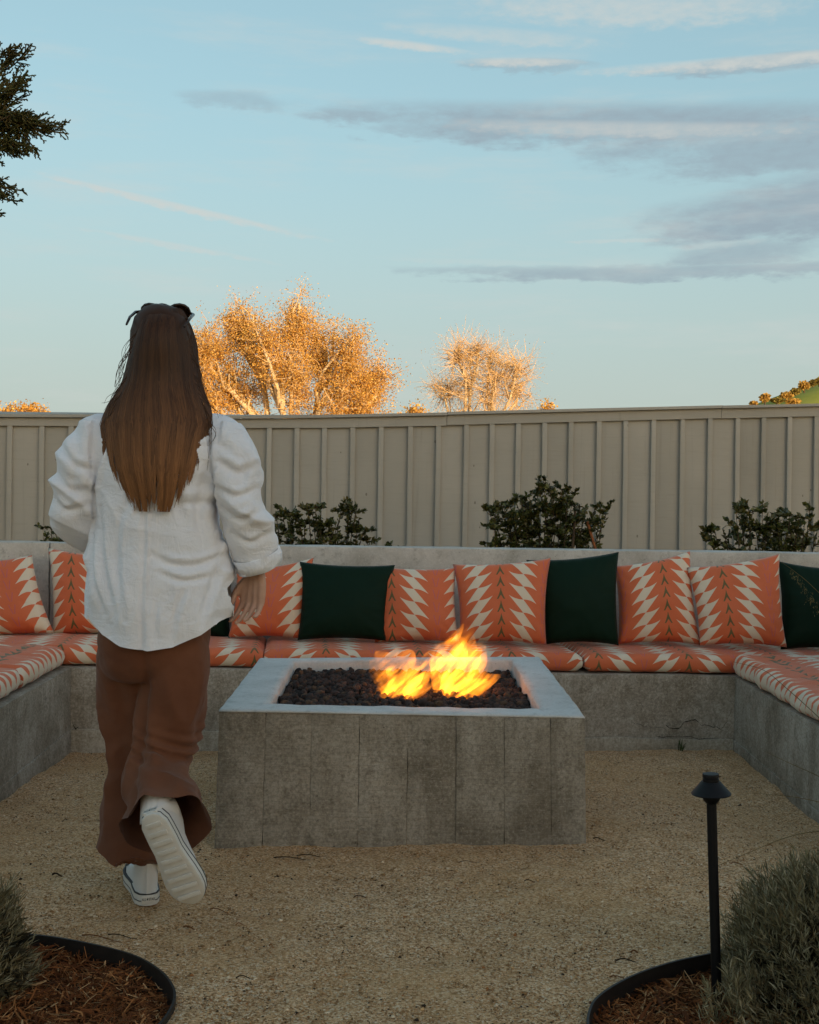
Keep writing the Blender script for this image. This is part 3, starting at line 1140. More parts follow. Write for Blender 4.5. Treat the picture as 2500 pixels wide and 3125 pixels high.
block('seat_block', [(xR, yn, LOW), (xR + SD, yn, LOW), (xR + SD, yb(xR + SD) - .003, LOW), (xR, yb(xR) - .003, LOW),
                     (xR, yn, zRn), (xR + SD, yn, zRn), (xR + SD, yb(xR + SD) - .003, zR), (xR, yb(xR) - .003, zR)], M_BENCH, bench, 0.05, 0.0035, 8, 5, 0.009)
# cast footing just proud of the seat blocks
FZ0, FZ1 = P(217, 2224, 5.5).z, P(2240, 2256, 5.8).z
block('footing', [(xL + .002, yb(xL) - .011, LOW), (xR - .002, yb(xR) - .011, LOW), (xR - .002, yb(xR) + .02, LOW), (xL + .002, yb(xL) + .02, LOW),
                  (xL + .002, yb(xL) - .011, FZ0), (xR - .002, yb(xR) - .011, FZ1), (xR - .002, yb(xR) + .02, FZ1), (xL + .002, yb(xL) + .02, FZ0)], M_FOOT, bench, 0.04, 0.004, 12, 6, 0.003)
FZn0, FZn1 = FZ0 - 0.105, FZ1 - .08
block('footing', [(xL - .02, yn, LOW), (xL + .005, yn, LOW), (xL + .005, yb(xL) - .012, LOW), (xL - .02, yb(xL) - .012, LOW),
                  (xL - .02, yn, FZn0), (xL + .005, yn, FZn0), (xL + .005, yb(xL) - .012, FZ0), (xL - .02, yb(xL) - .012, FZ0)], M_BENCH, bench, 0.04, 0.002, 12, 7, 0.003)
block('footing', [(xR - .005, yn, LOW), (xR + .02, yn, LOW), (xR + .02, yb(xR) - .012, LOW), (xR - .005, yb(xR) - .012, LOW),
                  (xR - .005, yn, FZn1), (xR + .02, yn, FZn1), (xR + .02, yb(xR) - .012, FZ1), (xR - .005, yb(xR) - .012, FZ1)], M_BENCH, bench, 0.04, 0.002, 12, 8, 0.003)
# back wall in two pours, and the walls behind the side benches
wz0 = P(0, 1653, 6.15).z; wz1 = P(2490, 1690, 6.46).z
yw = lambda x: yb(x) + SD + 0.004
zw = lambda x: wz0 + (x + 2.1) / 4.3 * (wz1 - wz0)
xj = P(152, 1700, yw(-1.85)).x
WT = 0.20
for a, b in ((x0, xj - 0.003), (xj + 0.003, x1)):
    block('back_wall', [(a, yw(a), LOW), (b, yw(b), LOW), (b, yw(b) + WT, LOW), (a, yw(a) + WT, LOW),
                        (a, yw(a), zw(a)), (b, yw(b), zw(b)), (b, yw(b) + WT, zw(b)), (a, yw(a) + WT, zw(a))], M_WALL, bench, 0.05, 0.003, 7, 9, 0.008)
for s, xa, zt in ((-1, xL - SD - .004, wz0), (1, xR + SD + .004, wz1)):
    xb_ = xa + s * WT
    xa, xb_ = min(xa, xb_), max(xa, xb_)
    block('back_wall', [(xa, yn, LOW), (xb_, yn, LOW), (xb_, yb(xb_) - .004, LOW), (xa, yb(xa) - .004, LOW),
                        (xa, yn, zt), (xb_, yn, zt), (xb_, yb(xb_) - .004, zt), (xa, yb(xa) - .004, zt)], M_WALL, bench, 0.06, 0.003, 7, 10, 0.008)


# cracks and spalls in the bench face
def crack(pts, width, face_y):
    V, Q = [], []
    pts = smooth_curve(pts, 5)
    for i, (px, py) in enumerate(pts):
        jy = 6 * float(fbm(np.array([[i * .45, py * .01, 0.]]), 3, 4)[0])
        p = P(px, py + jy, 5.7)
        y = yb(p.x) - face_y
        d = (y - 0) / (p.y)
        q = CAMLOC + (p - CAMLOC) * d
        w = width * (0.35 + abs(float(fbm(np.array([[i * .6, 3., py * .1]]), 2, 9)[0]))) * (1 if 0 < i < len(pts) - 1 else .2)
        V += [q + Vector((0, 0, w)), q - Vector((0, 0, w))]
    for i in range(len(pts) - 1):
        Q.append((2 * i, 2 * i + 1, 2 * i + 3, 2 * i + 2))
    return mesh_obj('crack', V, Q, M_DARK, bench)


crack([(2030, 2214), (2062, 2222), (2096, 2206), (2128, 2198), (2150, 2215), (2180, 2217), (2205, 2226)], .0020, .0085)
crack([(2202, 2226), (2215, 2204), (2226, 2186), (2236, 2162)], .0016, .0085)
crack([(1930, 2206), (1958, 2210), (1985, 2222), (2032, 2220)], .0009, .0085)
crack([(2000, 2250), (2060, 2246), (2120, 2254), (2190, 2252)], .0015, .0145)
crack([(221, 2205), (228, 2218), (240, 2226)], .003, .0085)
at_base(bench, (0, 5.6, -0.06))
# a sprig of weed at the foot of the bench
V, Q = [], []
wp = P(2080, 2284, 5.72)
for i in range(9):
    a = random.uniform(-.9, .9); L = random.uniform(.03, .07)
    b0 = Vector((wp.x + random.uniform(-.01, .01), yb(wp.x) - .03, gz1(wp.x, 5.7)))
    tip = b0 + Vector((math.sin(a) * L * .6, random.uniform(-.02, .01), L))
    mid = (b0 + tip) / 2 + Vector((0, 0, .008))
    n0 = len(V)
    V += [b0 + Vector((-.0015, 0, 0)), b0 + Vector((.0015, 0, 0)), mid + Vector((.0022, 0, 0)), mid + Vector((-.0022, 0, 0)), tip]
    Q += [(n0, n0 + 1, n0 + 2, n0 + 3), (n0 + 3, n0 + 2, n0 + 4)]
o = mesh_obj('weed', V, Q, plain('weed_green', (.05, .07, .02)))
tag(o, 'small green weed growing at the foot of the cracked bench face', 'weed')


# ================================================================== seat cushions
def cushion(O, Ld, Dd, length, depth, height, label, uoff, seed, group='patterned seat cushions along the bench', crown=0.014, zdrop=0.0, wr=0.004, along=False):
    """O: back corner at the bottom, Ld along the bench, Dd towards its front edge"""
    O, Ld, Dd = Vector(O), Vector(Ld).normalized(), Vector(Dd).normalized()
    R = height * 0.42
    prof = []
    hh, dd = height, depth
    def arc(cx, cz, a0, a1, n=6):
        for i in range(n + 1):
            a = a0 + (a1 - a0) * i / n
            prof.append((cx + R * math.cos(a), cz + R * math.sin(a)))
    arc(R, R, -math.pi / 2, -math.pi, 5)
    arc(R, hh - R, math.pi, math.pi / 2, 5)
    for i in range(1, 14):
        prof.append((R + (dd - 2 * R) * i / 14, hh))
    arc(dd - R, hh - R, math.pi / 2, 0, 6)
    arc(dd - R, R, 0, -math.pi / 2, 5)
    for i in range(1, 4):
        prof.append((dd - R - (dd - 2 * R) * i / 4, 0.0))
    nP = len(prof)
    arcl = [0]
    for i in range(1, nP):
        arcl.append(arcl[-1] + math.dist(prof[i], prof[i - 1]))
    nL = max(24, int(length / 0.03))
    V, UV, Q = [], [], []
    for j in range(nL + 1):
        t = j / nL
        s = length * t
        e = min(s, length - s)
        f = 1 - max(0, 1 - e / 0.032) ** 2.2 * 0.42      # rounded ends
        fe = math.sqrt(max(0, 1 - max(0, 1 - e / 0.03) ** 2)) * .012
        for i, (d, z) in enumerate(prof):
            zz = hh / 2 + (z - hh / 2) * f
            cr_ = crown * math.sin(math.pi * min(1, max(0, d / dd))) * (math.sin(math.pi * t) ** .35) if z > hh * .6 else 0
            dl = dd / 2 + (d - dd / 2) * (0.985 + 0.015 * f)
            p = O + Ld * s + Dd * dl + Vector((0, 0, zz + cr_ - zdrop * s))
            V.append(p); UV.append((-arcl[i] * .6 + uoff, s) if along else (s + uoff, -arcl[i]))
    for j in range(nL):
        for i in range(nP):
            i2 = (i + 1) % nP
            Q.append((j * nP + i, j * nP + i2, (j + 1) * nP + i2, (j + 1) * nP + i))
    Q.append(tuple(range(nP)))
    Q.append(tuple(reversed([nL * nP + i for i in range(nP)])))
    A = np.array(V)
    nn = np.stack([fbm(A * 11 + k * 5, 3, seed + k) for k in range(3)], 1) * wr
    rip = 0.35 * wr * np.sin(A @ np.array(Ld) * 95 + 3 * fbm(A * 5, 2, seed))
    nn[:, 2] = np.where(A[:, 2] - O.z > .01, nn[:, 2] + rip, np.maximum(nn[:, 2], 0))
    A = A + nn
    cr2 = (Ld.cross(Dd)).z < 0
    if cr2:
        Q = [tuple(reversed(q)) for q in Q]
    o = mesh_obj('seat_cushion', A, Q, M_FAB, None, True, UV)
    o.data.set_sharp_from_angle(angle=rad(60))
    tag(o, label, 'cushion', group)
    return o


CH = 0.088
Lb = Vector((xR - xL, 0.3, 0)).normalized()
Db = Vector((Lb.y, -Lb.x, 0))


def back_cushion(pa, pb, label, uoff, seed, dz=0.0, wr=.004):
    a = P(pa, 2050, yb(P(pa, 2050, 5.6).x)).x
    b = P(pb, 2050, yb(P(pb, 2050, 5.7).x)).x
    dp = SD - 0.035
    O = Vector((a, yb(a) + SD - 0.01, zb(a) + 0.004 + dz))
    return cushion(O, Lb, Db, (b - a) / Lb.x, dp, CH, label, uoff, seed, zdrop=(zb(a) - zb(b)) / max(.1, b - a), wr=wr)


back_cushion(-130, 761, 'orange and cream seat cushion behind the walking person, in the corner', 0.06, 1)
back_cushion(766, 1745, 'orange and cream seat cushion directly behind the flames', 0.16, 2, wr=.005)
back_cushion(1752, 2700, 'orange and cream seat cushion beneath the tall dark green and two orange pillows', -0.07, 3)
sl = (zL - zLn) / (yb(xL) - yn)
cushion((xL - SD + .03, yb(xL) + 0.005 - .62, zL + .004 - sl * .62), (0, -1, 0), (1, 0, 0), 1.5, SD - .055, .098, 'faded coral cushion with cream streaks on the side bench nearest the person', .340, 4, zdrop=sl, wr=.007, along=True)
cushion((xL - SD + .03, yb(xL) - 0.005, zL + .004), (0, -1, 0), (1, 0, 0), .60, SD - .055, .098, 'coral corner cushion with cream streaks against the back bench cushion, by the person', .340, 6, zdrop=sl, wr=.007, along=True)
sl2 = (zR - zRn) / (yb(xR) - yn)
cushion((xR + SD - .03, yb(xR) - 0.008, zR + .004), (0, -1, 0), (-1, 0, 0), 1.45, SD - .02, .105, 'rumpled coral cushion with cream streaks on the side bench beyond the path light', .365, 5, zdrop=sl2, wr=.011, along=True)


# ================================================================== throw pillows
def pillow(c, depth, mat, label, uo=0.0, seed=0, T=0.09, lean=0.09, group=None, ears=0.07, rot=0.0):
    """c: the four corners in the photo (TL, TR, BR, BL); leans back from its bottom edge"""
    n = 30
    cs = []
    for i, (px, py) in enumerate(c):
        d = depth + (lean if i < 2 else 0.0)
        p = P(px, py, d)
        cs.append(p)
    TL, TR, BR, BL = cs
    nrm = ((TR - TL).cross(BL - TL)).normalized()
    if nrm.y > 0:
        nrm = -nrm
    wm = ((TR - TL).length + (BR - BL).length) / 2
    hm = ((BL - TL).length + (BR - TR).length) / 2
    V, UV, Q = [], [], []
    for side in (1, -1):
        for j in range(n + 1):
            v = j / n * 2 - 1                     # -1 bottom
            for i in range(n + 1):
                u = i / n * 2 - 1
                bu = u * (1 - ears * (1 - v * v) * abs(u) ** 2)
                bv = v * (1 - ears * (1 - u * u) * abs(v) ** 2)
                s, t = (bu + 1) / 2, (bv + 1) / 2
                p = lerp(lerp(BL, BR, s), lerp(TL, TR, s), t)
                k = max(0.0, (1 - u * u) * (1 - v * v))
                th = T * k ** 0.42 * (1.06 - 0.18 * v)
                p = p + nrm * th * side
                V.append(p); UV.append((u * wm / 2 + uo, v * hm / 2))
    m = (n + 1) ** 2
    for sd in (0, 1):
        for j in range(n):
            for i in range(n):
                a = sd * m + j * (n + 1) + i
                q = (a, a + 1, a + n + 2, a + n + 1)
                Q.append(q if sd == 0 else tuple(reversed(q)))
    A = np.array(V)
    uvn = np.array([(((i % m) % (n + 1)) / n * 2 - 1, ((i % m) // (n + 1)) / n * 2 - 1) for i in range(2 * m)])
    edge = np.maximum(np.abs(uvn[:, 0]), np.abs(uvn[:, 1]))
    w = (edge ** 3) * (1 - edge ** 10)
    ang = np.arctan2(uvn[:, 1], uvn[:, 0])
    pleat = np.sin(ang * 23 + 4 * fbm(A * 6, 2, seed)) * 0.0055 * w
    soft = 0.006 * fbm(A * 9 + seed, 3, seed) * (1 - edge ** 6) + 0.009 * fbm(A * 4.5 + seed * 3, 2, seed + 2) * (1 - edge ** 6)
    # drag folds running up from the lower corners
    for cxn in (-1, 1):
        dist = np.hypot(uvn[:, 0] - cxn * .98, uvn[:, 1] + .98)
        a2 = np.arctan2(uvn[:, 1] + .98, (uvn[:, 0] - cxn * .98) * -cxn)
        soft += np.exp(-dist / .35) * np.sin(a2 * 14 + seed) * .010 * (1 - edge ** 8)
    sgn = np.repeat([1, -1], m)
    A = A + (np.array(nrm)[None] * ((pleat + soft) * sgn)[:, None])
    o = mesh_obj('throw_pillow', A, Q, mat, None, True, UV)
    bm = bmesh.new(); bm.from_mesh(o.data)
    bmesh.ops.remove_doubles(bm, verts=bm.verts, dist=0.0006)
    bm.to_mesh(o.data); bm.free()
    o.data.polygons.foreach_set('use_smooth', np.ones(len(o.data.polygons), bool))
    tag(o, label, 'pillow', group)
    return o


GO, GG = 'orange patterned throw pillows along the back wall', 'dark green throw pillows along the back wall'
pillow([(-185, 1722), (98, 1694), (166, 1932), (-150, 1958)], 5.84, M_FAB, 'orange patterned pillow slumped in the corner beside the wall joint', .12, 1, group=GO, lean=.12)
pillow([(146, 1672), (432, 1700), (446, 1944), (158, 1938)], 5.96, M_FAB, 'orange patterned pillow standing half hidden behind the person\'s white shirt', .11, 2, group=GO, T=.085)
pillow([(436, 1718), (716, 1728), (704, 1950), (430, 1946)], 6.0, M_GREEN, 'dark green pillow all but hidden behind the person', 0, 3, group=GG)
pillow([(722, 1742), (958, 1702), (926, 1950), (696, 1947)], 5.92, M_FAB, 'orange patterned pillow under the person\'s swinging hand', -.02 + .226, 4, group=GO)
pillow([(915, 1714), (1206, 1724), (1178, 1956), (908, 1954)], 5.88, M_GREEN, 'plain dark green pillow beside the person\'s swinging hand', 0, 5, group=GG, T=.085)
pillow([(1140, 1727), (1392, 1733), (1402, 1962), (1143, 1962)], 5.92, M_FAB, 'orange pillow with arrowheads down one edge, overlapping a plain dark green pillow', -.118 + .0 + .24 - .0, 6, group=GO)
pillow([(1382, 1722), (1681, 1703), (1668, 1968), (1402, 1962)], 5.92, M_FAB, 'orange pillow with arrowheads down its middle right above the tall flame', 0.012, 7, group=GO)
pillow([(1606, 1709), (1889, 1684), (1889, 1970), (1668, 1966)], 6.02, M_GREEN, 'tall plain dark green pillow between two orange pillows', 0, 8, group=GG, T=.085)
pillow([(1874, 1728), (2106, 1682), (2140, 1968), (1886, 1966)], 6.08, M_FAB, 'orange pillow with one raised peak next to the tall dark green pillow', -.042, 9, group=GO)
pillow([(2096, 1732), (2380, 1690), (2402, 1976), (2136, 1970)], 6.02, M_FAB, 'orange pillow leaning on a patterned neighbour, its raised peak touching dark green', .075, 10, group=GO)
pillow([(2372, 1712), (2650, 1738), (2650, 1990), (2382, 1982)], 6.10, M_GREEN, 'dark green pillow by the side bench with a seed head drooping over it', 0, 11, group=GG, T=.085)

# ================================================================== board and batten fence
fence = thing('fence', 'greige board and batten fence with a flat cap behind the planting', 'fence')
fy = lambda x: 8.75 + x * 0.135
top_px = [(-500, 1250), (0, 1253), (250, 1255.5), (680, 1262.5), (980, 1264.5), (1360, 1258.5), (1900, 1245.5), (2197, 1238.5), (2500, 1232), (3000, 1222)]


def on_fence(px, py, off=0.0):
    p = P(px, py, 8.75)
    for _ in range(4):
        p = P(px, py, fy(p.x) - off)
    return p


tp = [on_fence(a, b, .05) for a, b in top_px]
tx = np.array([p.x for p in tp]); tz = np.array([p.z for p in tp])
ftop = lambda x: float(np.interp(x, tx, tz))
fd = Vector((1, 0.135, 0)).normalized()
fn = Vector((0.135, -1, 0)).normalized()          # towards the patio


def plank(name, xa, xb, o0, o1, z0, z1a, z1b, parent=fence, amp=.0012, seed=0, bev=.0015, zb0=None):
    def pt(x, off, z):
        return Vector((x, fy(x), z)) + fn * off
    z0b = z0 if zb0 is None else zb0
    return block(name, [pt(xa, o1, z0), pt(xb, o1, z0b), pt(xb, o0, z0b), pt(xa, o0, z0),
                        pt(xa, o1, z1a), pt(xb, o1, z1b), pt(xb, o0, z1b), pt(xa, o0, z1a)], M_FENCE, parent, 0.25, amp, 5, seed, bev)


bat_px = [18, 110, 208, 300, 392, 484, 576, 668, 0]
# battens measured along the top in the photo
bat = []
for c in (18 + 8, 116 + 8, 205 + 8):
    bat.append(c)
k = 700 - 0
for c in (62, 229, 391, 552, 718, 884, 1056, 1219, 1382, 1534, 1688):
    bat.append(700 + c * .5217)
for c in (283, 409, 535, 670, 798, 931, 1070, 1202, 1335, 1459, 1584, 1712):
    bat.append(1400 + c * .6377)
bat = sorted(bat)
for i in range(1, 5):
    bat.append(bat[-1] + 82)
for i in range(1, 5):
    bat.insert(0, bat[0] - 91)
while True:                                       # behind the person
    g = [(bat[i + 1] - bat[i], i) for i in range(len(bat) - 1)]
    m_, i_ = max(g)
    if m_ < 115: break
    n_ = round(m_ / 91)
    a_, b_ = bat[i_], bat[i_ + 1]
    bat[i_ + 1:i_ + 1] = [a_ + (b_ - a_) * k / n_ for k in range(1, n_)]
bx = [on_fence(b, 1400, .03).x for b in bat]
BW = 0.018
for i, x in enumerate(bx):
    z1 = ftop(x) - .088
    plank('batten', x - BW, x + BW, 0.0, 0.022, -.2, z1, z1, seed=i, amp=.002, bev=.003)
for i in range(len(bx) - 1):
    a, b = bx[i] + .002, bx[i + 1] - .002
    plank('board', a, b, -.022, 0.0 + random.uniform(-.002, .0), -.2, ftop(a) - .03, ftop(b) - .03, seed=40 + i, amp=.002)
secs = [(bx[0] - .2, on_fence(1362, 1300).x - .0015), (on_fence(1362, 1300).x + .0015, on_fence(2197, 1300).x - .0015), (on_fence(2197, 1300).x + .0015, bx[-1] + .2)]
for si, (a, b) in enumerate(secs):
    xs = [a] + [x for x in tx if a < x < b] + [b]
    lift = (0, .004, .002)[si]
    Vc, Qc, Vf, Qf = [], [], [], []
    for x in xs:
        zt = ftop(x) + lift
        tilt = float(np.interp(x, [tx[1], tx[3], tx[4], tx[5]], [.024, .016, .003, 0]))
        for off, dz in ((-.05, 0), (.052, -tilt), (.054, -tilt - .021), (-.05, -.021)):
            Vc.append(Vector((x, fy(x), zt + dz)) + fn * off)
        zf = zt - tilt - .0225
        for off, dz in ((.001, 0), (.026, 0), (.026, -.074), (.001, -.074)):
            Vf.append(Vector((x, fy(x), zf + dz + tilt * (0 if dz == 0 else .7))) + fn * (off + .022 * 0))
    for VV, QQ in ((Vc, Qc), (Vf, Qf)):
        for i in range(len(xs) - 1):
            for k in range(4):
                QQ.append((i * 4 + k, i * 4 + (k + 1) % 4, (i + 1) * 4 + (k + 1) % 4, (i + 1) * 4 + k))
        QQ.append((3, 2, 1, 0)); QQ.append(tuple(len(VV) - 4 + k for k in range(4)))
    mesh_obj('cap', Vc, Qc, M_FENCE, fence)
    mesh_obj('fascia', Vf, Qf, M_FENCE, fence)
at_base(fence, (0, 8.75, -.06))

# ================================================================== path light
lamp = thing('path_light', 'slim black path light with a conical hat on a post', 'path light')
dl = 2.72
tp_, bt_ = P(2169, 2360, dl), P(2188, 3050, dl)
ax_ = (tp_ - bt_).normalized()
rotm = ax_.to_track_quat('Z', 'Y').to_matrix().to_4x4()
s_ = dl / F


def turned(name, prof, n=40):
    z1 = (tp_ - bt_).length
    V, Q = lathe(prof, n)
    o = mesh_obj(name, [bt_ + rotm.to_3x3() @ Vector(v) for v in V], Q, M_LAMP, lamp, True)
    o.data.set_sharp_from_angle(angle=rad(35))
    return o


H_ = (tp_ - bt_).length
turned('post', [(15 * s_, -.12), (15 * s_, H_ - 90 * s_)], 24)
turned('collar', [(15.5 * s_, H_ - 92 * s_), (17 * s_, H_ - 91 * s_), (25 * s_, H_ - 80 * s_), (27 * s_, H_ - 72 * s_), (27 * s_, H_ - 60 * s_), (24 * s_, H_ - 60 * s_)])
turned('hat', [(20 * s_, H_ - 61 * s_), (52 * s_, H_ - 63 * s_), (59 * s_, H_ - 63.5 * s_), (60 * s_, H_ - 61 * s_), (28 * s_, H_ - 24 * s_), (26 * s_, H_ - 24 * s_)])
turned('finial', [(24.5 * s_, H_ - 25 * s_), (24.5 * s_, H_ - 15 * s_), (23 * s_, H_ - 14 * s_), (23 * s_, H_ - 12 * s_), (24.8 * s_, H_ - 11 * s_), (25 * s_, H_ - 3 * s_), (24 * s_, H_ - .8 * s_), (20 * s_, H_)])
at_base(lamp, bt_)

# ================================================================== unseen building added behind the camera to keep the low sun off the patio
shade_caster = thing('shade_caster', 'unseen two storey building added behind the camera to shade the patio', 'shade_caster')
M_SIDE = plain('caster_siding', (.42, .40, .36), .7, .2, .08, 3)
M_ROOF = plain('caster_roof', (.08, .07, .065), .8, .2, .2, 8)
M_GLASS = plain('window_glass', (.03, .04, .05), .08, .6, .1, 2)
hx0, hx1, hy0, hy1, hh = 2.0, 27.0, -24.0, -15.0, 7.6
block('wall', box8(hx0, hx1, hy0, hy1, -.3, hh), M_SIDE, shade_caster, 2.0, 0, bevel=0)
ym = (hy0 + hy1) / 2
mesh_obj('roof', [(hx0 - .4, hy1 + .5, hh - .2), (hx1 + .4, hy1 + .5, hh - .2), (hx1 + .4, ym, hh + 2.6), (hx0 - .4, ym, hh + 2.6), (hx0 - .4, hy0 - .5, hh - .2), (hx1 + .4, hy0 - .5, hh - .2)],
         [(0, 1, 2, 3), (3, 2, 5, 4), (0, 3, 4), (1, 5, 2), (0, 4, 5, 1)], M_ROOF, shade_caster)
for r in range(2):
    for c in range(6):
        xx = hx0 + 2.2 + c * 4.1
        if r == 0 and c == 2:
            block('door', box8(xx, xx + 1.1, hy1 + .002, hy1 + .06, 0, 2.2), M_ROOF, shade_caster, 1, 0, bevel=.01)
            continue
        z = 1.0 + r * 3.4
        w = block('window', box8(xx, xx + 1.3, hy1 + .002, hy1 + .05, z, z + 1.5), M_SIDE, shade_caster, 1, 0, bevel=.01)
        block('pane', box8(xx + .08, xx + 1.22, hy1 + .052, hy1 + .058, z + .08, z + 1.42), M_GLASS, w, 1, 0, bevel=0)

# ================================================================== vegetation
M_LEAF_AUT = toned('autumn_leaves', 0.8, 0.1, sub=0.5)
M_LEAF_SHRUB = toned('shrub_leaves', 0.38, 0.45, sub=0.12)
M_LEAF_LAV = toned('lavender_leaves', 0.85, 0.1, sub=0.1)
M_CYP = toned('cypress_sprays', 0.8, 0.15)
M_BARK = plain('pale_bark', (.44, .34, .22), .85, .1, .35, 1.2)
M_TWIG = plain('golden_twigs', (.56, .37, .19), .85, .1, .2, 2)
M_STEM = plain('brown_stem', (.075, .05, .032), .85, .1, .3, 30)
M_STAKE = plain('orange_stake', (.26, .085, .03), .8, .15, .25, 30)
M_GRASS_STEM = plain('dry_grass', (.13, .10, .04), .8, .15, .2, 40)


def leaves(centres, dirs, L, W, cols, fold=0.25, curl=0.15, rng=RNG):
    """leaf blades: 6 vertices, 4 triangles, folded along the midrib -> V, F, C"""
    n = len(centres)
    d = dirs / np.linalg.norm(dirs, axis=1)[:, None]
    r = rng.normal(0, 1, (n, 3))
    s = np.cross(d, r); s /= np.linalg.norm(s, axis=1)[:, None] + 1e-9
    u = np.cross(s, d)
    L = L[:, None]; W = W[:, None]
    b = centres
    m = centres + d * L * .5 - u * L * curl * .3
    t = centres + d * L - u * L * curl
    l = m + s * W + u * W * fold
    q = m - s * W + u * W * fold
    V = np.stack([b, l, m, q, t], 1).reshape(-1, 3)
    f = np.array([(0, 2, 1), (0, 3, 2), (1, 2, 4), (2, 3, 4)])
    Fc = (f[None] + (np.arange(n) * 5)[:, None, None]).reshape(-1, 3)
    return V, Fc, np.repeat(cols, 5, 0)


class Tubes:
    def __init__(s): s.V, s.Q = [], []
    def add(s, pts, r, n=5):
        v, q = tube(pts, r, n, False, len(s.V))
        s.V += v; s.Q += q
    def obj(s, name, mat, parent): return mesh_obj(name, s.V, s.Q, mat, parent, True)


def wander(a, b, k, amp):
    """a gently crooked limb from a to b"""
    a, b = Vector(a), Vector(b)
    L = (b - a).length
    out = []
    o = Vector((random.gauss(0, 1), random.gauss(0, 1), random.gauss(0, .6))) * amp * L
    o2 = Vector((random.gauss(0, 1), random.gauss(0, 1), random.gauss(0, .6))) * amp * L * .5
    for i in range(k + 1):
        t = i / k
        out.append(a.lerp(b, t) + o * math.sin(math.pi * t) + o2 * math.sin(2 * math.pi * t))
    return out


def big_tree(name, label, base, lobes, depth, ncl, ntw, nleaf, leafr, cols, trunk_r, thick=1.0, twigs=True, leafL=(.10, .2), spread=1.0, twig_mat=None, group=None):
    root = thing(name, label, 'tree', group=group)
    wood, fine = Tubes(), Tubes()
    b = Vector(base)
    fork = b + Vector((0, 0, 3.2))
    wood.add([b, b + Vector((.1, 0, 1.5)), fork], [trunk_r * 1.25, trunk_r, trunk_r * .95], 9)
    tips, tdir = [], []
    for (px, py, rx, ry, dd) in lobes:
        c = P(px, py, depth + dd)
        RX, RY = rx / F * depth, ry / F * depth
        foot = P(px, py + ry * .55, depth + dd)
        limb = wander(fork, foot, 5, .05) + wander(foot, c + Vector((0, 0, RY * .55)), 4, .08)[1:]
        nL = len(limb)
        wood.add(limb, [trunk_r * (.62 - .5 * i / nL) * thick for i in range(nL)], 7)
        for _ in range(ncl):
            w = Vector((random.gauss(0, 1), random.gauss(0, 1), random.gauss(0, 1))).normalized() * random.random() ** .4
            q = c + Vector((w.x * RX, w.y * RX, w.z * RY))
            j = min(nL - 1, max(1, int(nL * random.uniform(.35, .95))))
            s0 = limb[j]
            br = wander(s0, q, 4, .10)
            L = (q - s0).length
            wood.add(br, [max(.02, .035 * L) * thick * (1 - .7 * i / 4) for i in range(5)], 5)
            for _ in range(ntw):
                st = br[random.randint(2, 4)]
                e = st + Vector((random.gauss(0, 1), random.gauss(0, 1), random.gauss(.25, 1))).normalized() * random.uniform(.4, 1.3) * spread
                tw = wander(st, e, 2, .12)
                if twigs:
                    fine.add(tw, [.022 * thick, .015 * thick, .006 * thick], 3)
                tips.append(tuple(e)); tdir.append(tuple(e - st))
                tips.append(tuple(tw[1])); tdir.append(tuple(e - st))
    wood.obj('trunk', M_BARK, root)
    if twigs:
        fine.obj('twigs', twig_mat or M_TWIG, root)
    tips = np.array(tips); tdir = np.array(tdir)
    idx = RNG.integers(0, len(tips), nleaf)
    ctr = tips[idx] + RNG.normal(0, leafr, (nleaf, 3))
    dr = tdir[idx] * .4 + RNG.normal(0, 1, (nleaf, 3)) + np.array([0, 0, -.4])
    Ls = RNG.uniform(leafL[0], leafL[1], nleaf)
    pal = np.array(cols)
    cc = pal[RNG.integers(0, len(pal), nleaf)] * RNG.uniform(.65, 1.25, (nleaf, 1))
    V, Fc, C = leaves(ctr, dr, Ls, Ls * .42, cc)
    o = quads_obj('crown', V, Fc, M_LEAF_AUT, root, cols=C)
    tag(o, kind='stuff')
    at_base(root, base)
    return root


K = .6957
c2p = lambda x, y: (500 + x * K, 850 + y * K)


def lobe(x, y, rx, ry, dd=0):
    p = c2p(x, y)
    return (p[0], p[1], rx * K, ry * K, dd)


random.seed(21)
aut = [(.66, .37, .085), (.70, .44, .13), (.60, .31, .06), (.66, .40, .11), (.46, .23, .045), (.72, .50, .18)]
bt = P(905, 1500, 70); bt.z = -.3
big_tree('sycamore_tree', 'large golden sycamore with a wide leafy crown above the fence', bt,
         [lobe(205, 320, 80, 135), lobe(340, 210, 80, 155, 1), lobe(440, 300, 95, 160, -1), lobe(590, 200, 95, 160), lobe(560, 420, 130, 150, -1), lobe(700, 330, 110, 130, 1),
          lobe(815, 330, 95, 115, -1), lobe(930, 470, 95, 85), lobe(300, 480, 130, 115, 1), lobe(780, 510, 140, 100, -1), lobe(160, 470, 60, 120, 0), lobe(330, 690, 170, 110, 0), lobe(620, 700, 180, 110, 1), lobe(880, 680, 140, 100, 0)],
         70, 20, 11, 90000, .22, aut, .34, leafL=(.06, .125), spread=1.15)
bt2 = P(1475, 1500, 82); bt2.z = -.3
random.seed(5)
big_tree('sycamore_tree', 'smaller thin-leaved sycamore with bare crooked pale limbs above the fence', bt2,
         [lobe(1290, 330, 55, 55), lobe(1370, 340, 70, 75), lobe(1450, 370, 85, 95, 1), lobe(1540, 400, 80, 80, -1), lobe(1235, 500, 80, 65, 1), lobe(1340, 490, 90, 75), lobe(1440, 490, 95, 80, -1), lobe(1550, 500, 70, 70), lobe(1300, 640, 110, 80), lobe(1480, 640, 120, 80)],
         82, 12, 20, 4200, .5, [(.66, .42, .16), (.60, .34, .10), (.70, .50, .24)], .30, thick=.75, leafL=(.05, .11), spread=1.7)
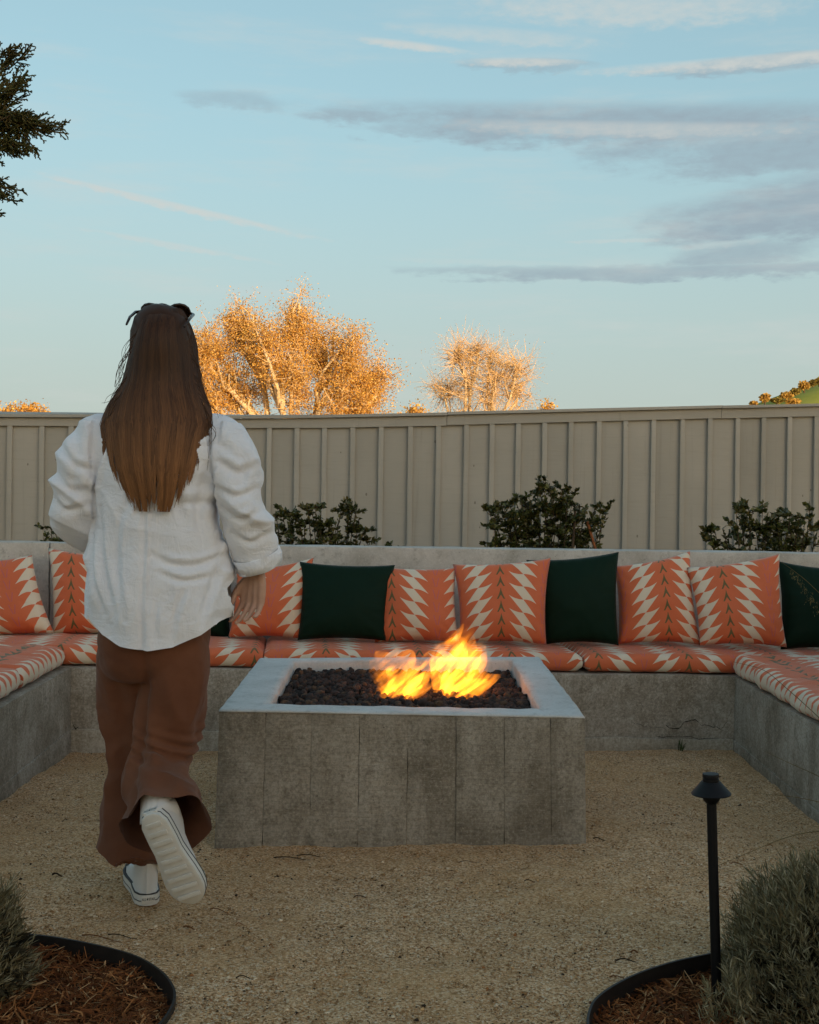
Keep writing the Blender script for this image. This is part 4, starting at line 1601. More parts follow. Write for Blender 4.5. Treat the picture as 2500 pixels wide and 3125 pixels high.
# tops of more distant golden trees just over the fence
random.seed(9)
for (px, py, rx, ry, lab) in ((25, 1264, 12, 5, 'distant golden tree top with a bushy tuft peeping over the low end of the fence'), (80, 1262, 16, 4, 'distant golden tree top, sparse and low, peeping over the fence'),
                              (118, 1264, 10, 3, 'distant golden tree top, hardly showing over the fence beside the person\'s shoulder'), (1270, 1262, 26, 6, 'distant thin golden tree between the two sycamores'), (1665, 1262, 8, 10, 'distant wispy bare tree just past the smaller sycamore')):
    b = P(px, 1500, 110); b.z = -.3
    big_tree('distant_tree', lab, b, [(px, py, rx, ry, 0)], 110, 8, 6, 700 if py > 1245 else 350, .3, aut, .2, thick=.8, leafL=(.14, .3), spread=.8, group='distant golden trees beyond the fence')


# ------------------------------------------------------------------ hill on the right with trees
def hill_mat():
    m = Mat('hill_grass', .9, .1)
    n = m.noise(m.pos(), .05, 5, .6)
    m.color(m.ramp(n, [(.3, (.20, .23, .03)), (.7, (.32, .32, .06))]))
    return m.m


hp = [(2120, 1320), (2230, 1262), (2320, 1228), (2385, 1204), (2450, 1180), (2520, 1162), (2650, 1140), (2900, 1130), (3300, 1190), (3700, 1300)]
DH = 420
V, Q = [], []
for i, (px, py) in enumerate(hp):
    for j, f in enumerate((0, .45, .8, 1.0, .9, 0)):
        d = DH - 120 + j * 60
        p = P(px, py, DH)
        x = p.x * d / DH
        V.append((x, d, -1 + (EYE + (p.z - EYE) * (DH + 60) / DH + 1) * f))
for i in range(len(hp) - 1):
    for j in range(5):
        a = i * 6 + j
        Q.append((a, a + 6, a + 7, a + 1))
o = mesh_obj('hill', V, Q, hill_mat(), None, True)
tag(o, kind='structure')
random.seed(31)
hill_trees = [(2335, 1213, 13, 10, 0, 'bare amber tree standing alone low on the hillside'), (2400, 1206, 17, 6, 0, 'olive brown shrubby tree on the lower hillside'), (2428, 1194, 13, 6, 1, 'brown oak on the hillside above the fence cap'), (2455, 1176, 15, 10, 0, 'round golden oak on the crest of the hill'),
              (2420, 1226, 22, 6, 0, 'golden bush on the slope just over the fence cap'), (2482, 1168, 9, 6, 1, 'dark olive oak behind the crest of the hill'), (2500, 1164, 8, 7, 1, 'dark green oak at the top of the hill'), (2300, 1232, 10, 3, 0, 'low tawny scrub at the foot of the hill'), (2372, 1222, 16, 5, 1, 'brown scrub patch on the hillside')]
for px, py, rx, ry, kind, lab in hill_trees:
    root = thing('hillside_tree', lab, 'tree', group='trees on the far hillside')
    c = P(px, py, DH - 25)
    RX, RY = rx / F * DH, ry / F * DH
    n = 420
    w = RNG.normal(0, 1, (n, 3)); w /= np.linalg.norm(w, axis=1)[:, None]
    w *= (RNG.random((n, 1)) ** .35) * (1 + .25 * fbm(w * 2.2 + px, 2, 4)[:, None])
    ctr = np.array(c) + w * np.array([RX, RX * .8, RY])
    Ls = RNG.uniform(.5, 1.1, n)
    base_c = np.array([(.52, .33, .09), (.26, .20, .055)][kind])
    V, Fc, C = leaves(ctr, RNG.normal(0, 1, (n, 3)), Ls, Ls * .5, base_c * RNG.uniform(.6, 1.3, (n, 1)))
    tag(quads_obj('crown', V, Fc, M_LEAF_AUT, root, cols=C), kind='stuff')
    tb = Tubes()
    bb = Vector((c.x, c.y, c.z - RY * 2.2))
    tb.add([bb, c], [.3, .15], 5)
    tb.obj('trunk', M_STEM, root)
    at_base(root, bb)


# ------------------------------------------------------------------ shrubs behind the back wall
def shrub(label, stems, depth, base_z, leaf=(.022, .036), dens=70, cols=None, seed=1, dark=1.0):
    """stems: (tip px, tip py, spread px); each grows from the planter and carries opposite glossy leaves"""
    random.seed(seed)
    root = thing('shrub', label, 'shrub', group='evergreen shrubs in the planter behind the bench wall')
    tb = Tubes()
    ctr, dr = [], []
    bases = []
    mx = sum(s[0] for s in stems) / len(stems)
    for (px, py, spr) in stems:
        tip = P(px, py, depth + random.uniform(-.12, .12))
        b = P(mx + (px - mx) * .45, 1800, depth + random.uniform(-.04, .04)); b.z = base_z
        main = wander(b, tip, 8, .03)
        tb.add(main, [.006 - .0005 * i for i in range(9)], 5)
        bases.append(b)
        L = (tip - b).length
        subs = [main]
        for _ in range(int(spr)):
            j = random.randint(4, 8)
            s0 = main[j]
            e = s0 + Vector((random.gauss(0, .7), random.gauss(0, .6), random.uniform(.0, .8))).normalized() * random.uniform(.04, .10)
            br = wander(s0, e, 4, .05)
            tb.add(br, [.0025, .0022, .002, .0016, .001], 4)
            subs.append(br)
        for br in subs:
            for i in range(1 if br is not main else 4, len(br)):
                a, c = br[i - 1], br[i]
                for k in range(dens // 10):
                    t = random.random()
                    p = a.lerp(c, t)
                    dirn = (c - a).normalized() * .9 + Vector((random.gauss(0, 1), random.gauss(0, 1), random.gauss(0, .6))) * .75
                    ctr.append(tuple(p)); dr.append(tuple(dirn))
    tb.obj('stems', M_STEM, root)
    ctr, dr = np.array(ctr), np.array(dr)
    n = len(ctr)
    Ls = RNG.uniform(leaf[0], leaf[1], n)
    pal = np.array(cols or [(.050, .060, .013), (.075, .082, .017), (.105, .105, .024), (.032, .040, .010), (.130, .105, .030)]) * dark
    C0 = pal[RNG.integers(0, len(pal), n)] * RNG.uniform(.7, 1.3, (n, 1))
    V, Fc, C = leaves(ctr, dr, Ls, Ls * .30, C0, fold=.35)
    tag(quads_obj('foliage', V, Fc, M_LEAF_SHRUB, root, cols=C), kind='stuff')
    bs = sum(bases, Vector()) / len(bases)
    at_base(root, bs)
    return root


def fan(x0, x1, prof, n, spr, seed):
    random.seed(seed)
    out = []
    for i in range(n):
        x = x0 + (x1 - x0) * (i + random.uniform(.1, .9)) / n
        y = np.interp((x - x0) / (x1 - x0), [p[0] for p in prof], [p[1] for p in prof])
        out.append((x, y + random.uniform(0, 1) ** 2 * 55, spr))
    return out


shrub('low evergreen shrub just showing over the bench wall beside the person\'s arm', fan(132, 262, [(0, 1640), (.2, 1606), (.5, 1620), (1, 1645)], 9, 4, 1), 7.0, .25, seed=2)
shrub('leafy evergreen shrub over the bench wall between the person and a tiny sprig', fan(812, 1128, [(0, 1610), (.08, 1575), (.3, 1572), (.48, 1548), (.7, 1558), (.92, 1560), (1, 1612)], 26, 7, 3), 7.05, .25, seed=4)
shrub('tiny sprig of leaves poking over the bench wall', fan(1190, 1218, [(0, 1650), (.5, 1642), (1, 1650)], 3, 3, 5), 7.0, .45, seed=6)
shrub('tallest and fullest evergreen shrub above the bench wall with brown stakes in it', fan(1490, 1800, [(0, 1560), (.15, 1545), (.35, 1520), (.55, 1485), (.72, 1490), (.85, 1520), (1, 1575)], 34, 8, 7) + fan(1795, 1855, [(0, 1560), (.5, 1540), (1, 1560)], 6, 6, 8), 7.1, .25, seed=8, dens=90)
shrub('open evergreen shrub with larger leaves over the bench wall above the patterned pillows', fan(2155, 2235, [(0, 1620), (.5, 1610), (1, 1630)], 6, 3, 9) + fan(2240, 2490, [(0, 1560), (.1, 1545), (.4, 1575), (.6, 1590), (.75, 1560), (.95, 1565), (1, 1600)], 20, 5, 10), 7.1, .25, leaf=(.028, .048), seed=11, dens=60)
for a, b, lab, mat in (((1748, 1668), (1756, 1560), 'dark weathered stake in the tallest shrub', M_STEM), ((1815, 1668), (1793, 1592), 'orange-brown cane leaning in the tallest shrub', M_STAKE)):
    tb = Tubes()
    p0, p1 = P(*a, 7.0), P(*b, 7.05)
    p0 = p0 + (p0 - p1).normalized() * .55
    tb.add([p0, p1], [.010, .008], 6)
    o = tb.obj('garden_stake', mat, None)
    tag(o, lab, 'stake')
# soil of the planter behind the wall
o = block('planter_soil', [(-3.5, yw(-3.5) + WT + .004, -.3), (3.5, yw(3.5) + WT + .004, -.3), (3.5, fy(3.5) - .05, -.3), (-3.5, fy(-3.5) - .05, -.3),
                           (-3.5, yw(-3.5) + WT + .004, .5), (3.5, yw(3.5) + WT + .004, .5), (3.5, fy(3.5) - .05, .2), (-3.5, fy(-3.5) - .05, .2)], M_SOIL, None, .2, .02, 3, 2, 0)
tag(o, kind='structure')


# ------------------------------------------------------------------ cushion-shaped lavender plants in the mulch beds
def lavender(label, c, rx, ry, rz, nsp, seed, extra=()):
    root = thing('lavender_bush', label, 'bush', group='grey-green bushes in the mulch beds')
    rng = np.random.default_rng(seed)
    c = np.array(c)
    w = rng.normal(0, 1, (nsp, 3)); w /= np.linalg.norm(w, axis=1)[:, None]
    w[:, 2] = np.abs(w[:, 2]) * rng.choice([1, 1, 1, -.35], nsp)
    lump = 1 + .10 * fbm(w * 3 + seed, 3, seed)
    rr_ = (0.72 + .28 * rng.random(nsp) ** .6) * lump
    tip = c + w * rr_[:, None] * np.array([rx, ry, rz])
    ax = w * np.array([.7, .7, .6]) + np.array([0, 0, .75]) + rng.normal(0, .22, (nsp, 3))
    ax /= np.linalg.norm(ax, axis=1)[:, None]
    for (px, py, dd) in extra:                     # low straggling shoots
        k = rng.integers(0, nsp)
        tip[k] = np.array(P(px, py, dd)); ax[k] = np.array([rng.normal(-.25, .35), rng.normal(-.1, .3), 1.0]); ax[k] /= np.linalg.norm(ax[k])
    ln = rng.uniform(.05, .085, nsp)
    K_ = 17
    t = np.linspace(0, 1, K_)
    ctr = tip[:, None, :] - ax[:, None, :] * (ln[:, None, None] * (1 - t)[None, :, None])
    side = rng.normal(0, 1, (nsp, K_, 3))
    side -= ax[:, None, :] * (side * ax[:, None, :]).sum(2, keepdims=True)
    side /= np.linalg.norm(side, axis=2, keepdims=True)
    d = ax[:, None, :] * (0.75 + .9 * t[None, :, None]) + side * .8
    ctr = ctr.reshape(-1, 3); d = d.reshape(-1, 3)
    n = len(ctr)
    Ls = rng.uniform(.017, .034, n); Ws = rng.uniform(.0011, .0018, n)
    pal = np.array([(.235, .205, .115), (.29, .25, .145), (.18, .155, .08), (.35, .31, .20), (.15, .11, .055)])
    C0 = pal[rng.integers(0, 5, n)] * rng.uniform(.7, 1.2, (n, 1))
    V, Fc, C = leaves(ctr, d, Ls, Ws, C0, fold=.4, curl=.12, rng=rng)
    tag(quads_obj('foliage', V, Fc, M_LEAF_LAV, root, cols=C), kind='stuff')
    tb = Tubes()
    base = Vector((c[0], c[1], gz1(c[0], c[1]) - .03))
    random.seed(seed)
    for i in range(60):
        k = rng.integers(0, nsp)
        tb.add(wander(base + Vector((random.gauss(0, .04), random.gauss(0, .04), 0)), Vector(tip[k]) - Vector(ax[k]) * ln[k] * .8, 4, .06), [.004, .0035, .003, .002, .0015], 4)
    tb.obj('stems', M_STEM, root)
    # woody heart of the plant, twiggy and brown
    n = 2600
    w = rng.normal(0, 1, (n, 3)); w /= np.linalg.norm(w, axis=1)[:, None]
    w[:, 2] = np.abs(w[:, 2]) - .1
    ctr = c + w * (.35 + .4 * rng.random((n, 1))) * np.array([rx, ry, rz])
    V, Fc, C = leaves(ctr, w + rng.normal(0, .4, (n, 3)), rng.uniform(.04, .08, n), rng.uniform(.004, .009, n), np.array([[.045, .038, .022]]) * rng.uniform(.6, 1.3, (n, 1)), rng=rng)
    tag(quads_obj('old_wood', V, Fc, M_LEAF_LAV, root, cols=C), kind='stuff')
    at_base(root, base)


cR_ = Pz(2570, 3060, .02)
lavender('big grey-green lavender bush crowding the foot of the path light', (cR_.x + .055, 2.72, .02), .312, .30, .325, 2600, 3,
         [(random.uniform(2130, 2300), random.uniform(2985, 3140), random.uniform(2.54, 2.66)) for _ in range(50)] + [(random.uniform(2210, 2300), random.uniform(2920, 3000), random.uniform(2.58, 2.68)) for _ in range(26)])
cL_ = Pz(-140, 2990, .02)
lavender('grey-green lavender bush at the edge of the bed by the walking person', (P(-152, 2900, 2.72).x, 2.72, .02), .185, .2, .27, 1300, 4)

# dry grass stems arching in beside the bench
random.seed(3)
gr = thing('grass_clump', 'few thin dry grass stems arching in over the side bench', 'grass')
tb = Tubes()
for pts in ([(2760, 2700, 3.4), (2600, 2560, 3.3), (2500, 2538, 3.25), (2400, 2556, 3.2), (2290, 2600, 3.15), (2195, 2640, 3.1), (2135, 2668, 3.08)],
            [(2760, 2640, 3.5), (2600, 2290, 3.5), (2500, 2190, 3.5), (2400, 2100, 3.5), (2330, 2045, 3.5), (2240, 2020, 3.5)],
            [(2790, 2700, 3.4), (2600, 2430, 3.4), (2500, 2370, 3.4), (2390, 2320, 3.4), (2330, 2290, 3.4)],
            [(2800, 2700, 3.3), (2600, 2480, 3.3), (2500, 2448, 3.3), (2420, 2432, 3.3), (2300, 2420, 3.3)],
            [(2780, 2660, 3.5), (2640, 2060, 3.5), (2560, 1880, 3.5), (2480, 1790, 3.5), (2420, 1740, 3.5), (2385, 1716, 3.5)]):
    q = smooth_curve([tuple(P(*p)) for p in pts], 6)
    tb.add([Vector(x) for x in q], [.0016 - .0012 * i / len(q) for i in range(len(q))], 4)
tb.obj('stem', M_GRASS_STEM, gr)
ctr, dr = [], []
for i in range(140):
    t = random.random()
    p = P(2410 + 90 * t, 1738 + 80 * t + 30 * t * t, 3.5)
    ctr.append(tuple(p + Vector((random.gauss(0, .006), random.gauss(0, .006), -random.random() * .035 * t)))); dr.append((random.gauss(0, .6), random.gauss(0, .6), -1))
n = len(ctr)
V, Fc, C = leaves(np.array(ctr), np.array(dr), RNG.uniform(.006, .012, n), RNG.uniform(.0006, .0011, n), np.array([[.16, .13, .06]]) * RNG.uniform(.6, 1.3, (n, 1)))
tag(quads_obj('seed_head', V, Fc, M_LEAF_LAV, gr, cols=C), kind='stuff')
at_base(gr, (P(2760, 2700, 3.4).x, 3.4, 0))

# ------------------------------------------------------------------ cypress reaching in at the top left
random.seed(12)
DC = 8.0
cyp = thing('cypress_tree', 'dark evergreen cypress reaching in with feathery branch tips', 'tree')
tb = Tubes()
tbx = P(-330, 400, DC).x
tb.add([(tbx, DC, -.2), (tbx + .03, DC, 1.5), (tbx - .02, DC, 3.2), (tbx, DC, 5.2)], [.13, .11, .09, .05], 10)
VV, FF, CC, nb = [], [], [], 0
sprays = [((40, 200), (96, 135), 20), ((0, 240), (62, 168), 16), ((-20, 180), (60, 140), 12), ((-30, 300), (88, 245), 26), ((-20, 330), (84, 225), 22), ((-20, 380), (82, 285), 20), ((-10, 395), (90, 340), 18), ((0, 330), (70, 360), 18),
          ((0, 350), (200, 382), 40), ((20, 370), (160, 395), 30), ((60, 370), (118, 470), 12), ((40, 360), (115, 360), 18), ((-30, 440), (92, 440), 24), ((-40, 420), (70, 470), 24), ((10, 400), (66, 455), 14),
          ((-60, 450), (10, 500), 14), ((-50, 540), (74, 582), 22), ((0, 590), (55, 615), 16), ((-60, 600), (8, 655), 12), ((-60, 330), (30, 300), 30), ((-60, 400), (40, 400), 30), ((-80, 250), (20, 260), 30), ((-80, 470), (20, 450), 30), ((-60, 420), (50, 430), 30), ((-90, 350), (30, 350), 40)]
rngc = np.random.default_rng(5)


def strip(a, b, r0, r1, col):
    """a scaly sprig: slim 4-sided spindle"""
    global nb
    v, q = tube([a, a.lerp(b, .5), b], [r0, (r0 + r1) * .62, r1], 4, False, 0)
    VV.append(np.array(v)); FF.append(np.array(q) + nb); nb += len(v)
    CC.append(np.tile(np.array(col), (len(v), 1)))


def spray(a, b, length, lvl):
    """branchlet with alternate side sprigs"""
    pts = wander(a, b, 6, .05)
    col0 = random.choice([(.070, .075, .024), (.048, .056, .020), (.090, .080, .026), (.11, .082, .030)])
    for i in range(6):
        strip(pts[i], pts[i + 1], .0050 if lvl == 0 else .0036, .0045 if lvl == 0 else .0032, col0)
    if lvl >= 2:
        return
    d = (b - a).normalized()
    nsub = max(5, int(length / (.026 if lvl == 0 else .017)))
    for k in range(nsub):
        t = (k + random.random()) / nsub
        j = min(5, int(t * 6))
        p = pts[j].lerp(pts[j + 1], t * 6 - j)
        side = Vector((random.gauss(0, 1), random.gauss(0, .8), random.gauss(0, 1)))
        side = (side - d * side.dot(d)).normalized()
        l2 = length * (.42 if lvl == 0 else .38) * (1 - .62 * t) * random.uniform(.6, 1.15)
        spray(p, p + (d * .85 + side * .62).normalized() * max(l2, .016), l2, lvl + 1)


for (a, b, w) in [((a[0] + random.uniform(-22, 10), a[1] + random.uniform(-18, 18)), (b[0] + random.uniform(-38, 0) * (k_ > 0), b[1] + random.uniform(-26, 26) * (k_ > 0)), w) for k_ in range(3) for a, b, w in sprays]:
    pa, pb = P(*a, DC + random.uniform(-.15, .15)), P(*b, DC + random.uniform(-.15, .15))
    spray(pa, pb, (pb - pa).length, 0)
    root_p = Vector((tbx, DC, max(.8, pa.z - .5)))
    tb.add(wander(root_p, pa, 5, .04), [.02, .016, .012, .009, .006, .004], 5)
# the rest of the crown, out of the picture to the side
for k in range(170):
    z = random.uniform(.9, 5.3)
    a = random.uniform(0, 6.28)
    R_ = .75 * (1 - max(0, z - 4) / 3)
    pa = Vector((tbx + math.cos(a) * R_ * .4, DC + math.sin(a) * R_ * .5, z))
    pb = Vector((tbx - abs(math.cos(a)) * R_, DC + math.sin(a) * R_, z + .25))
    spray(pa, pb, .5, 1)
tb.obj('trunk', M_STEM, cyp)
tag(quads_obj('crown', np.concatenate(VV), np.concatenate(FF), M_CYP, cyp, cols=np.concatenate(CC)), kind='stuff')
at_base(cyp, (tbx, DC, -.2))

# ================================================================== the walking person, seen from behind
DP = 3.25
random.seed(77)
person = thing('person', 'person in a loose white shirt and wide brown trousers walking away, long brown hair', 'person')


def L(px, py, dd=0.0):
    return P(px, py, DP + dd)


def skin_mat():
    m = Mat('skin', .5, .35)
    n = m.noise(m.pos(), 30, 4, .6)
    m.color(m.ramp(n, [(.3, (.52, .30, .21)), (.7, (.60, .37, .27))]))
    m.b.inputs['Subsurface Weight'].default_value = .08
    m.b.inputs['Subsurface Radius'].default_value = (.01, .004, .002)
    return m.m


def cloth_mat(name, a, b, rough=.85, sc=700, sheen=.1, bump=.15, wrinkle=0.0):
    m = Mat(name, rough, .12)
    p = m.pos()
    big = m.noise(p, 6, 4, .6)
    w = m.noise(m.scaled(p, (sc, sc, sc * .25)), 1.0, 2, .5)
    m.color(m.mix(w * .35, m.ramp(big, [(.3, a), (.7, b)]), tuple(x * .78 for x in a)))
    m.b.inputs['Sheen Weight'].default_value = sheen
    if wrinkle:
        cr_ = m.noise(m.scaled(p, (26, 26, 11), rot=(.3, .5, .2)), 1.0, 4, .55, 1.2)
        cr2 = m.noise(m.scaled(p, (14, 14, 30), rot=(.2, -.4, .1)), 1.0, 3, .5, 1.0)
        m.bump(w * .12 + (1.0 - (cr_ - .5).abs() * 5.0).max(0.0) * wrinkle + (1.0 - (cr2 - .5).abs() * 6.0).max(0.0) * .7 * wrinkle, .5, .0035)
    else:
        m.bump(w + m.noise(p, 60, 3, .6) * .7, bump, .002)
    return m.m


M_SKIN = skin_mat()
M_SHIRT = cloth_mat('white_linen', (.84, .85, .90), (.88, .885, .92), wrinkle=.75)
M_TROU = cloth_mat('brown_twill', (.135, .052, .027), (.190, .078, .042), sc=500)
M_HAIR = None


def hair_mat():
    m = Mat('hair', .5, .22)
    a = m.node('ShaderNodeVertexColor', layer_name='tone').outputs[0]
    m.color(a)
    m.b.inputs['Anisotropic'].default_value = .6
    return m.m


M_HAIR = hair_mat()
M_CANVAS = cloth_mat('white_canvas', (.66, .64, .61), (.73, .71, .68), sc=900)
M_RUBBER = plain('white_rubber', (.66, .63, .57), .5, .4, .06, 40)
M_BLACK = plain('black_trim', (.015, .014, .016), .5, .4, .2, 60)
M_SHADES = plain('tortoise_frame', (.030, .014, .007), .25, .5, .5, 80)


class Shape:
    def __init__(s): s.V, s.Q = [], []
    def tube(s, pts, r, n=14):
        v, q = tube(pts, r, n, True, len(s.V)); s.V += v; s.Q += q
    def limb(s, pts, r, n=14, k=5):
        """tube through smoothed points with rounded ends"""
        q = smooth_curve([(*p, rr) for p, rr in zip([tuple(Vector(p)) for p in pts], r)], k)
        s.tube([Vector(x[:3]) for x in q], [x[3] for x in q], n)
    def rings(s, secs, n=28, p=2.3):
        """horizontal superellipse rings: (cx, cy, z, rx, ry)"""
        b = len(s.V)
        for cx, cy, z, rx, ry in secs:
            for k in range(n):
                a = 2 * math.pi * k / n
                c, d = math.cos(a), math.sin(a)
                s.V.append(Vector((cx + rx * math.copysign(abs(c) ** (2 / p), c), cy + ry * math.copysign(abs(d) ** (2 / p), d), z)))
        m = len(secs)
        up = secs[-1][2] > secs[0][2]
        for i in range(m - 1):
            for k in range(n):
                k2 = (k + 1) % n
                q = (b + i * n + k, b + i * n + k2, b + (i + 1) * n + k2, b + (i + 1) * n + k)
                s.Q.append(q if up else tuple(reversed(q)))
        c0 = tuple(b + k for k in range(n)); c1 = tuple(b + (m - 1) * n + k for k in range(n))
        s.Q.append(tuple(reversed(c0)) if up else c0); s.Q.append(c1 if up else tuple(reversed(c1)))


def sec(py, xl, xr, ry, dd=0.0):
    a, b = L(xl, py, dd), L(xr, py, dd)
    return ((a.x + b.x) / 2, DP + dd, (a.z + b.z) / 2, (b.x - a.x) / 2, ry)


# ---- body: one continuous surface
B = Shape()
hc = L(495, 1050, .03)
B.rings([(hc.x, hc.y + .01, hc.z - .118, .020, .028), (hc.x, hc.y + .018, hc.z - .108, .036, .045), (hc.x, hc.y + .014, hc.z - .075, .054, .070), (hc.x, hc.y + .008, hc.z - .03, .066, .086),
         (hc.x, hc.y, hc.z + .02, .071, .095), (hc.x, hc.y - .004, hc.z + .06, .066, .090), (hc.x, hc.y - .004, hc.z + .088, .048, .066), (hc.x, hc.y - .004, hc.z + .100, .022, .032)], 26, 2.1)
fy_ = hc.y + .098                                # face side, turned away from the camera
B.limb([(hc.x, fy_ - .016, hc.z + .012), (hc.x, fy_ - .004, hc.z - .018), (hc.x, fy_ + .008, hc.z - .036)], [.007, .010, .012], 10)
B.limb([(hc.x - .022, fy_ - .018, hc.z - .066), (hc.x, fy_ - .008, hc.z - .066), (hc.x + .022, fy_ - .018, hc.z - .066)], [.006, .009, .006], 8)
for s in (-1, 1):
    B.limb([(hc.x + s * .018, fy_ - .012, hc.z + .022), (hc.x + s * .034, fy_ - .016, hc.z + .026), (hc.x + s * .05, fy_ - .032, hc.z + .020)], [.006, .008, .006], 8)
    B.limb([(hc.x + s * .070, hc.y + .005, hc.z + .022), (hc.x + s * .077, hc.y - .004, hc.z + .004), (hc.x + s * .072, hc.y + .004, hc.z - .028)], [.006, .009, .006], 8)
nk = L(495, 1215, 0)
B.limb([(hc.x, hc.y - .012, hc.z - .05), (nk.x, nk.y - .01, nk.z + .04), tuple(nk), (nk.x, nk.y, nk.z - .08)], [.050, .048, .055, .07], 18)
B.rings([sec(1960, 415, 555, .08), sec(1900, 380, 590, .095), sec(1780, 385, 585, .095), sec(1650, 402, 572, .085), sec(1500, 385, 592, .095), sec(1380, 365, 615, .098), sec(1290, 345, 642, .075), sec(1250, 400, 590, .05)], 28, 2.3)
shl, ell, wrl = L(338, 1300), L(232, 1500, -.01), L(350, 1590, .21)
shr, elr, wrr = L(652, 1306), L(752, 1500, -.04), L(782, 1738, .03)
B.limb([tuple(shl), tuple(shl.lerp(ell, .5)), tuple(ell), tuple(ell.lerp(wrl, .45)), tuple(wrl)], [.050, .042, .036, .034, .024], 16)
B.limb([tuple(shr), tuple(shr.lerp(elr, .5)), tuple(elr), tuple(elr.lerp(wrr, .45)), tuple(wrr)], [.050, .042, .036, .034, .024], 16)


def hand(w, d, palm_n, thumb_side):
    """w wrist, d pointing direction, palm_n direction the palm faces, thumb on thumb_side"""
    d, palm_n = Vector(d).normalized(), Vector(palm_n).normalized()
    side = d.cross(palm_n).normalized()
    if side.dot(Vector(thumb_side)) < 0:
        side = -side
    pc = w + d * .05
    for k in range(4):                                # palm as four metacarpal rays
        o = (-.030 + .020 * k)
        B.limb([tuple(w + side * o * .45), tuple(w + d * .045 + side * o * .85), tuple(w + d * .092 + side * o)], [.013, .0125, .0105], 10, 3)
    for k, ln in enumerate((.060, .072, .078, .070)):
        o = -.030 + .020 * k
        p = w + d * .092 + side * o
        pts, a, q = [tuple(p)], .18, p
        for j, f in enumerate((.45, .31, .24)):
            a += .24 + .07 * (3 - k)
            q = q + (d * math.cos(a) + palm_n * math.sin(a)) * ln * f + side * o * .12
            pts.append(tuple(q))
        B.limb(pts, [.0086, .0076, .0068, .0056], 9, 3)
    t0 = w + d * .025 + side * .024
    B.limb([tuple(t0), tuple(t0 + d * .030 + side * .020 + palm_n * .010), tuple(t0 + d * .056 + side * .026 + palm_n * .020), tuple(t0 + d * .076 + side * .024 + palm_n * .030)], [.0125, .0105, .0092, .0068], 9, 3)


hand(wrr, (-.10, -.05, -1), (-.45, -.9, 0), (-1, .2, 0))
hand(wrl, (.55, .8, -.1), (.6, -.4, -.6), (0, 0, 1))
hpl, hpr = L(430, 1905), L(545, 1905)
knl, anl = L(408, 2290, .085), None
knr, anr = L(512, 2272, .06), L(470, 2482, -.25)
fl_h = Pz(452, 2768, .0)
fdir = Vector((-math.sin(rad(19)), math.cos(rad(19)), 0))
anl = fl_h + fdir * .052 + Vector((0, 0, .12))
B.limb([tuple(hpl), tuple(hpl.lerp(knl, .5) + Vector((0, .02, 0))), tuple(knl), tuple(knl.lerp(anl, .35) + Vector((0, -.02, 0))), tuple(knl.lerp(anl, .8)), tuple(anl)], [.076, .058, .044, .042, .030, .026], 18)
B.limb([tuple(hpr), tuple(hpr.lerp(knr, .5)), tuple(knr), tuple(knr.lerp(anr, .35)), tuple(knr.lerp(anr, .8)), tuple(anr)], [.080, .066, .048, .046, .030, .026], 18)
fr_h, fr_t = P(456, 2492, 2.95), P(580, 2738, 3.01)
rdir = (fr_t - fr_h).normalized()
rup = Vector((0.05, 1, .25)); rup = (rup - rdir * rup.dot(rdir)).normalized()
B.limb([tuple(anl), tuple(fl_h + fdir * .06 + Vector((0, 0, .07))), tuple(fl_h + fdir * .19 + Vector((0, 0, .045)))], [.026, .024, .016], 12)
B.limb([tuple(anr), tuple(fr_h + rdir * .06 + rup * .07), tuple(fr_h + rdir * .19 + rup * .045)], [.026, .024, .016], 12)
solid('body', B.V, B.Q, M_SKIN, person, .0042, 2)


# ---- clothes
def trim(me, tests):
    """open a fused garment where an arm, a leg or the hem comes out"""
    bm = bmesh.new(); bm.from_mesh(me)
    dead = [v for v in bm.verts if any(t(v.co) for t in tests)]
    bmesh.ops.delete(bm, geom=dead, context='VERTS')
    for _ in range(2):
        rag = [v for v in bm.verts if len(v.link_faces) < 2 and v.is_boundary]
        bmesh.ops.delete(bm, geom=rag, context='VERTS')
    for v in bm.verts:
        if v.is_boundary:
            for t in tests:
                sn = getattr(t, 'snap', None)
                if sn:
                    sn(v)
    bm.to_mesh(me); bm.free()


def beyond(p, d, rmax):
    p, d = Vector(p), Vector(d).normalized()
    def f(c):
        q = c - p
        h = q.dot(d)
        return h > 0 and (q - d * h).length < rmax and h < .15
    def snap(v):
        q = v.co - p
        h = q.dot(d)
        if abs(h) < .02 and (q - d * h).length < rmax:
            v.co = v.co - d * h
    f.snap = snap
    return f


S = Shape()
S.rings([sec(2030, 290, 690, .150, .0), sec(1960, 282, 700, .150), sec(1890, 272, 712, .150), sec(1830, 263, 718, .150), sec(1770, 262, 712, .145), sec(1690, 275, 694, .140), sec(1600, 292, 672, .135), sec(1500, 300, 664, .130),
         sec(1420, 292, 676, .125), sec(1350, 284, 692, .118), sec(1300, 296, 684, .100), sec(1262, 330, 650, .075), sec(1235, 385, 600, .055), sec(1215, 425, 565, .045)], 40, 2.25)
sl_l = [L(372, 1345), L(322, 1335), L(268, 1390, -.01), L(240, 1470, -.02), L(238, 1545, .0), L(262, 1592, .07), L(300, 1602, .15), L(345, 1596, .21)]
sl_r = [L(612, 1350), L(660, 1340), L(706, 1395, -.02), L(735, 1480, -.035), L(744, 1560, -.03), L(766, 1630, -.01), L(786, 1700, .01), L(800, 1760, .03)]
S.limb([tuple(p) for p in sl_l], [.05, .074, .074, .068, .070, .070, .062, .056], 22, 6)
S.limb([tuple(p) for p in sl_r], [.05, .074, .074, .066, .062, .060, .058, .060], 22, 6)
hem_y = lambda x: np.interp(x, hx_, hz_)
hx_ = [L(p, 1900).x for p in (255, 294, 340, 406, 488, 559, 636, 687, 730)]
